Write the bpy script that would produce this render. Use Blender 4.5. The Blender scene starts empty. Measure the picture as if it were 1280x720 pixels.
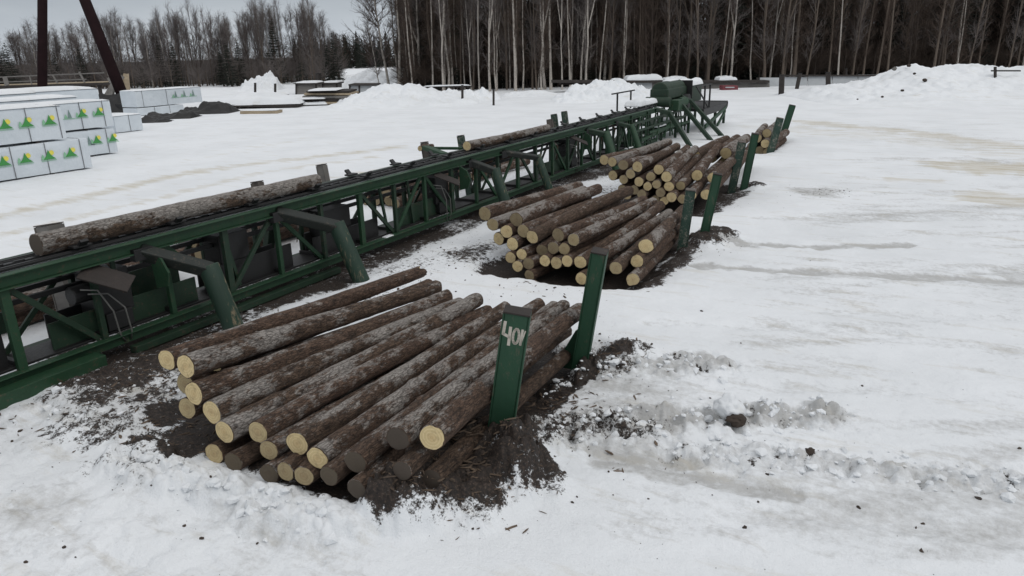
import bpy, bmesh, math, random
import numpy as np
from mathutils import Vector, Matrix

random.seed(7)
rng = np.random.default_rng(11)
scene = bpy.context.scene
COL = scene.collection
R = math.radians

# ---------------------------------------------------------------- camera model
F, PITCH, ROLL, YAW, H = 910.0, R(18.2), R(1.5), R(29.0), 4.6
fw = np.array([-math.sin(YAW) * math.cos(PITCH), math.cos(YAW) * math.cos(PITCH), -math.sin(PITCH)])
r0 = np.array([math.cos(YAW), math.sin(YAW), 0.0])
d0 = -np.cross(r0, fw)
rt = r0 * math.cos(ROLL) + d0 * math.sin(ROLL)
dn = d0 * math.cos(ROLL) - r0 * math.sin(ROLL)
CAM = np.array([0.0, 0.0, H])


def ray(u, v): return fw + rt * (u - 640) / F + dn * (v - 360) / F
def G(u, v, z=0.0):                       # photo pixel -> point on the level z
    q = ray(u, v); return CAM + q * ((z - H) / q[2])
def onX(u, v, X):                         # photo pixel -> point on the plane x = X
    q = ray(u, v); return CAM + q * (X / q[0])
def onW(u, v, w): return CAM + ray(u, v) * w      # photo pixel -> point at view depth w


# ---------------------------------------------------------------- noise
def _hash(ix, iy, seed):
    n = (ix.astype(np.int64) * 374761393 + iy.astype(np.int64) * 668265263 + seed * 974634777) & 0xFFFFFFFF
    n = ((n ^ (n >> 13)) * 1274126177) & 0xFFFFFFFF
    n = n ^ (n >> 16)
    return (n & 0xFFFFFF) / float(0xFFFFFF)
def vn(x, y, seed=0):
    x = np.asarray(x, float); y = np.asarray(y, float)
    ix = np.floor(x); iy = np.floor(y); fx = x - ix; fy = y - iy
    fx = fx * fx * fx * (fx * (fx * 6 - 15) + 10); fy = fy * fy * fy * (fy * (fy * 6 - 15) + 10)
    a = _hash(ix, iy, seed); b = _hash(ix + 1, iy, seed); c = _hash(ix, iy + 1, seed); d = _hash(ix + 1, iy + 1, seed)
    return (a + (b - a) * fx) * (1 - fy) + (c + (d - c) * fx) * fy
def fbm(x, y, o=4, seed=0):               # about -0.5 .. 0.5
    s = 0; a = 0.5; t = 0
    for k in range(o):
        s = s + a * vn(x, y, seed + k * 17); t += a
        x = x * 2.03 + 13.1; y = y * 2.03 - 7.7; a *= 0.5
    return s / t - 0.5
def worley(x, y, seed=0):
    ix = np.floor(x); iy = np.floor(y); best = np.full(np.shape(x), 9.0)
    for dx in (-1, 0, 1):
        for dy in (-1, 0, 1):
            cx = ix + dx; cy = iy + dy
            px = cx + _hash(cx, cy, seed); py = cy + _hash(cx, cy, seed + 5)
            best = np.minimum(best, (px - x) ** 2 + (py - y) ** 2)
    return np.sqrt(best)
def sstep(a, b, x):
    t = np.clip((x - a) / (b - a), 0, 1); return t * t * (3 - 2 * t)
def polyd(x, y, pts):
    best = np.full(np.shape(x), 1e9)
    for (x0, y0), (x1, y1) in zip(pts[:-1], pts[1:]):
        dx, dy = x1 - x0, y1 - y0
        t = np.clip(((x - x0) * dx + (y - y0) * dy) / (dx * dx + dy * dy + 1e-9), 0, 1)
        best = np.minimum(best, np.hypot(x - x0 - t * dx, y - y0 - t * dy))
    return best


# ---------------------------------------------------------------- materials
def new_mat(name, rough=0.8, base=(0.5, 0.5, 0.5)):
    m = bpy.data.materials.new(name); m.use_nodes = True
    nt = m.node_tree; b = nt.nodes['Principled BSDF']
    b.inputs['Roughness'].default_value = rough; b.inputs['Base Color'].default_value = (*base, 1)
    return m, nt, b
def N(nt, t, **kw):
    n = nt.nodes.new(t)
    for k, v in kw.items():
        if k in n.inputs: n.inputs[k].default_value = v
        else: setattr(n, k, v)
    return n
def math_(nt, op, a, b=None, clamp=False):
    n = nt.nodes.new('ShaderNodeMath'); n.operation = op; n.use_clamp = clamp
    for i, v in enumerate((a, b)):
        if v is None: continue
        if hasattr(v, 'links'): nt.links.new(v, n.inputs[i])
        else: n.inputs[i].default_value = v
    return n.outputs[0]
def mix_(nt, f, a, b):
    n = nt.nodes.new('ShaderNodeMix'); n.data_type = 'RGBA'
    for s, v in ((n.inputs[0], f), (n.inputs[6], a), (n.inputs[7], b)):
        if hasattr(v, 'links'): nt.links.new(v, s)
        elif isinstance(v, (tuple, list)): s.default_value = (*v, 1)
        else: s.default_value = v
    return n.outputs[2]
def noise_(nt, vec, scale, detail=4, rough=0.55):
    n = N(nt, 'ShaderNodeTexNoise'); n.inputs['Scale'].default_value = scale
    n.inputs['Detail'].default_value = detail; n.inputs['Roughness'].default_value = rough
    if vec is not None: nt.links.new(vec, n.inputs['Vector'])
    return n.outputs['Fac']
def coords(nt, kind='Object', scale=(1, 1, 1), rand=False):
    t = N(nt, 'ShaderNodeTexCoord'); o = t.outputs[kind]
    if rand:
        oi = N(nt, 'ShaderNodeObjectInfo')
        a = N(nt, 'ShaderNodeVectorMath'); a.operation = 'ADD'
        s = math_(nt, 'MULTIPLY', oi.outputs['Random'], 37.0)
        nt.links.new(o, a.inputs[0]); nt.links.new(s, a.inputs[1]); o = a.outputs[0]
    mp = N(nt, 'ShaderNodeMapping'); mp.inputs['Scale'].default_value = scale
    nt.links.new(o, mp.inputs['Vector']); return mp.outputs[0]
def ramp_(nt, fac, stops):
    n = N(nt, 'ShaderNodeValToRGB'); cr = n.color_ramp
    while len(cr.elements) < len(stops): cr.elements.new(0.5)
    for e, (p, c) in zip(cr.elements, stops): e.position = p; e.color = (*c, 1)
    nt.links.new(fac, n.inputs[0]); return n.outputs[0]
def bump_(nt, b, h, dist=0.02, strength=0.6):
    n = N(nt, 'ShaderNodeBump'); n.inputs['Distance'].default_value = dist; n.inputs['Strength'].default_value = strength
    nt.links.new(h, n.inputs['Height']); nt.links.new(n.outputs[0], b.inputs['Normal'])
def attr_(nt, name):
    n = N(nt, 'ShaderNodeAttribute'); n.attribute_name = name; return n.outputs['Fac']


def mat_snow():
    m, nt, b = new_mat('snow_ground', 0.75)
    v = coords(nt, 'Object')
    big = noise_(nt, v, 0.35, 5, 0.6); fine = noise_(nt, v, 9, 6, 0.7); mid = noise_(nt, v, 2.3, 5, 0.6); grain = noise_(nt, v, 45, 3, 0.7)
    snow = mix_(nt, math_(nt, 'MULTIPLY', math_(nt, 'SUBTRACT', big, 0.42, True), 2.6, True), (0.80, 0.825, 0.85), (0.69, 0.715, 0.735))
    # faint sooty specks lying in the snow
    sp = math_(nt, 'MULTIPLY', math_(nt, 'SUBTRACT', grain, 0.69, True), 9, True)
    sp = math_(nt, 'MULTIPLY', sp, math_(nt, 'MULTIPLY', math_(nt, 'SUBTRACT', mid, 0.42, True), 3, True))
    snow = mix_(nt, math_(nt, 'MULTIPLY', sp, 0.55), snow, (0.16, 0.14, 0.12))
    vs = N(nt, 'ShaderNodeMapping'); nt.links.new(coords(nt, 'Object'), vs.inputs['Vector']); vs.inputs['Rotation'].default_value = (0, 0, -R(20)); vs.inputs['Scale'].default_value = (0.55, 2.4, 1)
    stk = noise_(nt, vs.outputs[0], 1.1, 7, 0.68)
    # trampled grey slush
    sl = math_(nt, 'ADD', math_(nt, 'ADD', attr_(nt, 'slush'), math_(nt, 'MULTIPLY', math_(nt, 'SUBTRACT', fine, 0.5), 1.2)), math_(nt, 'MULTIPLY', math_(nt, 'SUBTRACT', stk, 0.5), 1.2))
    sl = math_(nt, 'MULTIPLY', math_(nt, 'SUBTRACT', sl, 0.32, True), 1.7, True)
    slc = mix_(nt, mid, (0.27, 0.265, 0.25), (0.52, 0.52, 0.51))
    c = mix_(nt, math_(nt, 'MULTIPLY', sl, 0.8), snow, slc)
    # sawdust
    sa = math_(nt, 'ADD', attr_(nt, 'sawdust'), math_(nt, 'MULTIPLY', math_(nt, 'SUBTRACT', stk, 0.5), 2.2))
    sa = math_(nt, 'MULTIPLY', math_(nt, 'SUBTRACT', sa, 0.12, True), 0.85, True)
    c = mix_(nt, sa, c, (0.47, 0.405, 0.27))
    # dark soil and bark litter
    dt = math_(nt, 'ADD', math_(nt, 'ADD', attr_(nt, 'dirt'), math_(nt, 'MULTIPLY', math_(nt, 'SUBTRACT', grain, 0.5), 0.9)), math_(nt, 'MULTIPLY', math_(nt, 'SUBTRACT', fine, 0.5), 1.9))
    dt = math_(nt, 'MULTIPLY', math_(nt, 'SUBTRACT', dt, 0.5, True), 5, True)
    soil = ramp_(nt, noise_(nt, v, 26, 6, 0.75), [(0.36, (0.008, 0.006, 0.005)), (0.52, (0.024, 0.0165, 0.0125)), (0.62, (0.060, 0.041, 0.030)), (0.71, (0.19, 0.155, 0.13))])
    c = mix_(nt, dt, c, soil)
    nt.links.new(c, b.inputs['Base Color'])
    h = math_(nt, 'ADD', math_(nt, 'MULTIPLY', fine, 0.8), math_(nt, 'MULTIPLY', grain, 0.35))
    h = math_(nt, 'ADD', h, math_(nt, 'MULTIPLY', mid, 1.2))
    bump_(nt, b, h, 0.04, 0.7)
    return m

def mat_bark():
    m, nt, b = new_mat('log_bark', 0.9)
    v = coords(nt, 'Object', (1, 0.28, 1), True); v2 = coords(nt, 'Object', (1, 0.5, 1), True); vr = coords(nt, 'Object', (1, 1, 1), True)
    oi = N(nt, 'ShaderNodeObjectInfo'); sep = N(nt, 'ShaderNodeSeparateColor'); nt.links.new(oi.outputs['Color'], sep.inputs[0])
    a = noise_(nt, v, 22, 6, 0.7); big = noise_(nt, v2, 2.2, 4, 0.6); fl = noise_(nt, coords(nt, 'Object', (1, .42, 1), True), 15, 8, 0.78)
    base = ramp_(nt, a, [(0.30, (0.028, 0.018, 0.0115)), (0.5, (0.100, 0.065, 0.042)), (0.70, (0.205, 0.142, 0.098))])
    red = ramp_(nt, a, [(0.30, (0.032, 0.0185, 0.012)), (0.5, (0.118, 0.070, 0.046)), (0.70, (0.225, 0.145, 0.102))])
    rf = math_(nt, 'MULTIPLY', math_(nt, 'ADD', math_(nt, 'SUBTRACT', big, 0.5), sep.outputs[1]), 1.6, True)
    c = mix_(nt, rf, base, red)
    vo = N(nt, 'ShaderNodeTexVoronoi'); vo.feature = 'DISTANCE_TO_EDGE'; vo.inputs['Scale'].default_value = 34; dv_ = N(nt, 'ShaderNodeVectorMath'); dv_.operation = 'ADD'; nt.links.new(v, dv_.inputs[0]); nt.links.new(math_(nt, 'MULTIPLY', a, 0.05), dv_.inputs[1]); nt.links.new(dv_.outputs[0], vo.inputs['Vector'])
    crk = math_(nt, 'MULTIPLY', math_(nt, 'SUBTRACT', 0.10, vo.outputs['Distance'], True), 9, True)
    c = mix_(nt, math_(nt, 'MULTIPLY', crk, 0.38), c, (0.018, 0.013, 0.010))
    # pale flakes of bark and frost, mostly on the upper side
    geo = N(nt, 'ShaderNodeNewGeometry'); sx = N(nt, 'ShaderNodeSeparateXYZ'); nt.links.new(geo.outputs['Normal'], sx.inputs[0])
    up = math_(nt, 'ADD', math_(nt, 'MULTIPLY', sx.outputs[2], 0.11), -0.06)
    wf = math_(nt, 'ADD', math_(nt, 'ADD', fl, up), math_(nt, 'MULTIPLY', math_(nt, 'SUBTRACT', big, 0.5), 1.25))
    wf = math_(nt, 'ADD', wf, math_(nt, 'MULTIPLY', sep.outputs[0], 0.17))
    wf = math_(nt, 'MULTIPLY', math_(nt, 'SUBTRACT', wf, 0.62, True), 8, True)
    c = mix_(nt, math_(nt, 'MULTIPLY', math_(nt, 'MULTIPLY', wf, 0.85), math_(nt, 'SUBTRACT', 1.0, math_(nt, 'MULTIPLY', crk, 0.4))), c, mix_(nt, a, (0.19, 0.165, 0.143), (0.62, 0.59, 0.555)))
    nt.links.new(c, b.inputs['Base Color'])
    bump_(nt, b, math_(nt, 'SUBTRACT', math_(nt, 'ADD', a, math_(nt, 'MULTIPLY', fl, 1.0)), math_(nt, 'MULTIPLY', crk, 0.6)), 0.05, 1.0)
    return m

def mat_cut():
    m, nt, b = new_mat('fresh_cut_wood', 0.8)
    t = N(nt, 'ShaderNodeTexCoord'); sx = N(nt, 'ShaderNodeSeparateXYZ'); nt.links.new(t.outputs['Object'], sx.inputs[0])
    v = coords(nt, 'Object', (1, 1, 1), True)
    oi = N(nt, 'ShaderNodeObjectInfo'); sep = N(nt, 'ShaderNodeSeparateColor'); nt.links.new(oi.outputs['Color'], sep.inputs[0])
    rr = math_(nt, 'SQRT', math_(nt, 'ADD', math_(nt, 'MULTIPLY', sx.outputs[0], sx.outputs[0]), math_(nt, 'MULTIPLY', sx.outputs[2], sx.outputs[2])))
    rr = math_(nt, 'ADD', rr, math_(nt, 'MULTIPLY', noise_(nt, v, 6, 2), 0.03))
    ring = math_(nt, 'ADD', math_(nt, 'SINE', math_(nt, 'MULTIPLY', rr, 430.0)), math_(nt, 'SINE', math_(nt, 'MULTIPLY', rr, 190.0)))
    c = mix_(nt, math_(nt, 'ADD', math_(nt, 'MULTIPLY', ring, 0.32), 0.5, True), (0.56, 0.43, 0.215), (0.69, 0.56, 0.32))
    heart = math_(nt, 'MULTIPLY', math_(nt, 'SUBTRACT', 0.085, rr, True), 14, True)
    c = mix_(nt, math_(nt, 'MULTIPLY', heart, 0.45), c, (0.48, 0.31, 0.14))
    ang = math_(nt, 'ARCTAN2', sx.outputs[2], sx.outputs[0]); cv = N(nt, 'ShaderNodeCombineXYZ'); nt.links.new(math_(nt, 'MULTIPLY', ang, 4.0), cv.inputs[0]); nt.links.new(math_(nt, 'MULTIPLY', oi.outputs['Random'], 60.0), cv.inputs[1]); nt.links.new(math_(nt, 'MULTIPLY', rr, 5.0), cv.inputs[2])
    ck = noise_(nt, cv.outputs[0], 1.0, 3, 0.6)
    ck = math_(nt, 'MULTIPLY', math_(nt, 'SUBTRACT', ck, 0.64, True), 14, True)
    c = mix_(nt, math_(nt, 'MULTIPLY', ck, 0.6), c, (0.16, 0.10, 0.05))
    st = noise_(nt, v, 14, 5, 0.65)
    c = mix_(nt, math_(nt, 'MULTIPLY', math_(nt, 'SUBTRACT', st, 0.50, True), 2.6, True), c, (0.27, 0.185, 0.10))
    c = mix_(nt, sep.outputs[2], (0.055, 0.043, 0.035), c)
    nt.links.new(c, b.inputs['Base Color']); bump_(nt, b, st, 0.006, 0.5)
    return m

def mat_worn(name, base, dark, wear, amount=0.62, scale=5.0, rough=0.6, stretch=(1, 1, 1)):
    m, nt, b = new_mat(name, rough)
    v = coords(nt, 'Object', stretch, True)
    a = noise_(nt, v, scale, 6, 0.65); f = noise_(nt, v, scale * 5, 5, 0.7)
    c = mix_(nt, a, dark, base)
    w = math_(nt, 'ADD', math_(nt, 'MULTIPLY', f, 0.55), math_(nt, 'MULTIPLY', a, 0.5))
    w = math_(nt, 'MULTIPLY', math_(nt, 'SUBTRACT', w, amount, True), 9, True)
    c = mix_(nt, w, c, wear)
    nt.links.new(c, b.inputs['Base Color'])
    nt.links.new(math_(nt, 'ADD', math_(nt, 'MULTIPLY', f, 0.35), rough - 0.15), b.inputs['Roughness'])
    bump_(nt, b, f, 0.006, 0.5)
    return m

def mat_birch(name, pale, mark, rough=0.85):
    m, nt, b = new_mat(name, rough)
    v = coords(nt, 'Object', (6, 6, 22), True); v2 = coords(nt, 'Object', (1, 1, 0.5), True)
    a = noise_(nt, v, 1.0, 4, 0.7); g = noise_(nt, v2, 0.8, 4, 0.6)
    f = math_(nt, 'MULTIPLY', math_(nt, 'SUBTRACT', math_(nt, 'ADD', a, math_(nt, 'MULTIPLY', math_(nt, 'SUBTRACT', g, 0.5), 0.5)), 0.52, True), 7, True)
    nt.links.new(mix_(nt, f, pale, mark), b.inputs['Base Color'])
    return m

def mat_plain(name, c1, c2, scale=3.0, rough=0.8, stretch=(1, 1, 1)):
    m, nt, b = new_mat(name, rough)
    v = coords(nt, 'Object', stretch, True)
    a = noise_(nt, v, scale, 5, 0.65)
    nt.links.new(mix_(nt, math_(nt, 'MULTIPLY', math_(nt, 'SUBTRACT', a, 0.25, True), 2.0, True), c1, c2), b.inputs['Base Color'])
    bump_(nt, b, a, 0.01, 0.4)
    return m

M = {}
M['snow'] = mat_snow(); M['bark'] = mat_bark(); M['cut'] = mat_cut()
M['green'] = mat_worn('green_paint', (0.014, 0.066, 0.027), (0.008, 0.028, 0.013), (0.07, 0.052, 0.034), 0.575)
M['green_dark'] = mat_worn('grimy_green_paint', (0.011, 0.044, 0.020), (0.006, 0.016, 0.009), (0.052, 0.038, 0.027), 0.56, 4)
M['stake'] = mat_worn('stake_green_paint', (0.014, 0.072, 0.034), (0.009, 0.038, 0.019), (0.085, 0.08, 0.055), 0.585, 4, .6, (1, 1, .4))
M['stake_old'] = mat_worn('weathered_green_paint', (0.022, 0.065, 0.042), (0.012, 0.032, 0.024), (0.20, 0.185, 0.155), 0.525, 4)
M['leg_worn'] = mat_worn('scraped_green_steel', (0.012, 0.045, 0.026), (0.008, 0.022, 0.014), (0.20, 0.16, 0.10), 0.555, 3.4, .6, (1, 1, .22))
M['arm'] = mat_worn('rubbed_dark_steel', (0.010, 0.018, 0.013), (0.006, 0.007, 0.006), (0.085, 0.065, 0.05), 0.57, 4, 0.6)
M['black'] = mat_worn('greasy_black_steel', (0.012, 0.012, 0.013), (0.006, 0.006, 0.006), (0.05, 0.042, 0.035), 0.64, 5, 0.5)
M['rust'] = mat_worn('brown_rusty_steel', (0.034, 0.026, 0.022), (0.018, 0.014, 0.012), (0.07, 0.052, 0.042), 0.6, 4, 0.75)
M['old_wood'] = mat_plain('grey_weathered_wood', (0.05, 0.043, 0.038), (0.16, 0.14, 0.125), 8, 0.9, (1, 1, 0.25))
M['wrap'] = mat_plain('white_plastic_wrap', (0.54, 0.59, 0.63), (0.66, 0.71, 0.75), 1.2, 0.45)
M['wrap'].node_tree.nodes['Bump'].inputs['Distance'].default_value = .09; M['wrap'].node_tree.nodes['Bump'].inputs['Strength'].default_value = .8
M['strap'] = mat_plain('dark_strap', (0.10, 0.11, 0.12), (0.2, 0.2, 0.21), 2, 0.6)
M['logo_green'] = mat_plain('printed_green', (0.045, 0.24, 0.055), (0.06, 0.30, 0.075), 3, 0.5)
M['logo_pale'] = mat_plain('printed_pale_green', (0.22, 0.46, 0.28), (0.26, 0.50, 0.32), 3, 0.5)
M['logo_yellow'] = mat_plain('printed_yellow', (0.70, 0.62, 0.08), (0.80, 0.70, 0.12), 3, 0.5)
M['logo_grey'] = mat_plain('printed_grey', (0.16, 0.24, 0.22), (0.20, 0.28, 0.26), 3, 0.5)
M['maroon'] = mat_plain('dark_maroon_paint', (0.012, 0.006, 0.007), (0.022, 0.011, 0.012), 1.2, 0.55)
M['maroon'].node_tree.nodes['Principled BSDF'].inputs['Specular IOR Level'].default_value = 0.12; M['maroon'].node_tree.nodes['Principled BSDF'].inputs['Roughness'].default_value = .9
M['tarp'] = mat_plain('dark_tarpaulin', (0.005, 0.005, 0.0055), (0.016, 0.015, 0.015), 1.5, 0.6)
M['board'] = mat_plain('sawn_board', (0.24, 0.19, 0.13), (0.40, 0.33, 0.23), 4, 0.8, (0.3, 1, 1))
M['board_grey'] = mat_plain('grey_board', (0.10, 0.095, 0.09), (0.21, 0.20, 0.185), 3, 0.85, (0.3, 0.3, 1))
M['grey_sheet'] = mat_plain('grey_sheet_metal', (0.33, 0.35, 0.365), (0.44, 0.46, 0.475), 0.8, 0.55)
M['dark_wood'] = mat_plain('dark_timber', (0.016, 0.013, 0.012), (0.045, 0.038, 0.034), 3, 0.85)
M['red'] = mat_plain('faded_red_paint', (0.10, 0.015, 0.02), (0.18, 0.025, 0.035), 2, 0.6)
M['chalk'] = mat_plain('chalky_paint', (0.42, 0.38, 0.32), (0.60, 0.56, 0.50), 12, 0.9)
M['hose'] = mat_plain('grey_hose', (0.10, 0.10, 0.095), (0.18, 0.18, 0.17), 6, 0.6)
M['birch'] = mat_birch('birch_bark', (0.46, 0.42, 0.375), (0.05, 0.042, 0.036))
M['aspen'] = mat_birch('grey_brown_bark', (0.13, 0.102, 0.080), (0.05, 0.038, 0.030))
M['pine'] = mat_birch('dark_bark', (0.062, 0.047, 0.038), (0.022, 0.017, 0.014))
M['twig'] = mat_plain('brown_twigs', (0.075, 0.06, 0.056), (0.135, 0.112, 0.105), 0.8, 0.9)
M['twig_grey'] = mat_plain('grey_brown_twigs', (0.095, 0.081, 0.075), (0.165, 0.144, 0.136), 0.8, 0.9)
M['twig_pale'] = mat_plain('grey_twigs', (0.10, 0.09, 0.09), (0.18, 0.162, 0.16), 0.6, 0.9)
M['twig_dark'] = mat_plain('dark_twigs', (0.030, 0.020, 0.014), (0.058, 0.040, 0.029), 0.8, 0.9)
M['twig_warm'] = mat_plain('warm_brown_twigs', (0.060, 0.042, 0.032), (0.10, 0.072, 0.056), 0.8, 0.9)
M['needle'] = mat_plain('spruce_needles', (0.010, 0.014, 0.010), (0.024, 0.029, 0.020), 1.0, 0.9)
M['splinter'] = mat_plain('bark_splinters', (0.035, 0.024, 0.017), (0.16, 0.115, 0.08), 4, 0.9)
M['chip'] = mat_plain('bark_chips', (0.020, 0.015, 0.012), (0.075, 0.055, 0.042), 4, 0.9)


# ---------------------------------------------------------------- mesh helpers
class MB:
    def __init__(self): self.v = []; self.f = []; self.m = []
    def add(self, vs, fs, mi=0):
        o = len(self.v); self.v.extend([tuple(map(float, p)) for p in vs])
        for f in fs: self.f.append([i + o for i in f]); self.m.append(mi)
        return self
    def box(self, c, s, rot=None, mi=0):
        x, y, z = s[0] / 2, s[1] / 2, s[2] / 2
        vs = [Vector(p) for p in ((-x, -y, -z), (x, -y, -z), (x, y, -z), (-x, y, -z), (-x, -y, z), (x, -y, z), (x, y, z), (-x, y, z))]
        if rot is not None: vs = [rot @ p for p in vs]
        c = Vector(c)
        return self.add([p + c for p in vs], [(0, 3, 2, 1), (4, 5, 6, 7), (0, 1, 5, 4), (1, 2, 6, 5), (2, 3, 7, 6), (3, 0, 4, 7)], mi)
    def beam(self, a, b, w, h, side=(1, 0, 0), mi=0, w2=None, h2=None):
        a = Vector(a); b = Vector(b); d = (b - a).normalized()
        s = Vector(side); s = (s - d * s.dot(d))
        if s.length < 1e-4: s = Vector((0, 1, 0)); s = s - d * s.dot(d)
        s.normalize(); u = d.cross(s)
        w2 = w if w2 is None else w2; h2 = h if h2 is None else h2
        vs = []
        for p, ww, hh in ((a, w, h), (b, w2, h2)):
            for i, j in ((-1, -1), (1, -1), (1, 1), (-1, 1)): vs.append(p + s * (i * ww / 2) + u * (j * hh / 2))
        return self.add(vs, [(0, 3, 2, 1), (4, 5, 6, 7), (0, 1, 5, 4), (1, 2, 6, 5), (2, 3, 7, 6), (3, 0, 4, 7)], mi)
    def tube(self, pts, r, n=10, mi=0, caps=True):
        pts = [Vector(p) for p in pts]; rs = r if isinstance(r, (list, tuple)) else [r] * len(pts)
        d = (pts[1] - pts[0]).normalized(); s = d.orthogonal().normalized(); vs = []
        for i, p in enumerate(pts):
            d = (pts[min(i + 1, len(pts) - 1)] - pts[max(i - 1, 0)]).normalized()
            s = (s - d * s.dot(d)).normalized(); t = d.cross(s)
            for k in range(n):
                a = 2 * math.pi * k / n; vs.append(p + s * (math.cos(a) * rs[i]) + t * (math.sin(a) * rs[i]))
        fs = []
        for i in range(len(pts) - 1):
            for k in range(n): fs.append((i * n + k, i * n + (k + 1) % n, (i + 1) * n + (k + 1) % n, (i + 1) * n + k))
        if caps:
            fs.append(tuple(range(n - 1, -1, -1))); o = (len(pts) - 1) * n; fs.append(tuple(range(o, o + n)))
        return self.add(vs, fs, mi)
    def build(self, name, mats, parent=None, smooth=False, bevel=0.0):
        me = bpy.data.meshes.new(name); me.from_pydata(self.v, [], self.f); me.validate()
        if not isinstance(mats, (list, tuple)): mats = [mats]
        for m in mats: me.materials.append(m)
        if len(mats) > 1: me.polygons.foreach_set('material_index', self.m[:len(me.polygons)])
        if smooth: me.polygons.foreach_set('use_smooth', [True] * len(me.polygons))
        o = bpy.data.objects.new(name, me); COL.objects.link(o)
        if parent: o.parent = parent
        if bevel:
            md = o.modifiers.new('edge', 'BEVEL'); md.width = bevel; md.segments = 2; md.limit_method = 'ANGLE'; md.angle_limit = R(40)
        return o

def np_mesh(name, verts, quads, mats, parent=None, smooth=True, mi=None):
    me = bpy.data.meshes.new(name); nv = len(verts); k = quads.shape[1]; nf = len(quads)
    me.vertices.add(nv); me.vertices.foreach_set('co', np.asarray(verts, np.float32).ravel())
    me.loops.add(nf * k); me.loops.foreach_set('vertex_index', np.asarray(quads, np.int32).ravel())
    me.polygons.add(nf); me.polygons.foreach_set('loop_start', np.arange(0, nf * k, k, dtype=np.int32))
    if not isinstance(mats, (list, tuple)): mats = [mats]
    for m in mats: me.materials.append(m)
    if mi is not None: me.polygons.foreach_set('material_index', np.asarray(mi, np.int32))
    me.update(calc_edges=True)
    me.polygons.foreach_set('use_smooth', np.full(nf, smooth))
    o = bpy.data.objects.new(name, me); COL.objects.link(o)
    if parent: o.parent = parent
    return o

def tag(o, label=None, cat=None, group=None, kind=None):
    if label: o['label'] = label
    if cat: o['category'] = cat
    if group: o['group'] = group
    if kind: o['kind'] = kind
    return o
def empty(name, loc, label, cat, group=None, rz=0):
    o = bpy.data.objects.new(name, None); COL.objects.link(o); o.location = loc; o.rotation_euler = (0, 0, rz)
    return tag(o, label, cat, group)
def local(root, p):                       # world point -> root's space (roots are only moved and turned about z)
    c, s = math.cos(-root.rotation_euler.z), math.sin(-root.rotation_euler.z)
    x, y = p[0] - root.location.x, p[1] - root.location.y
    return (c * x - s * y, s * x + c * y, p[2] - root.location.z)
ORD = ['first', 'second', 'third', 'fourth', 'fifth', 'sixth', 'seventh', 'eighth', 'ninth', 'tenth', 'eleventh', 'twelfth', 'thirteenth', 'fourteenth']

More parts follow.
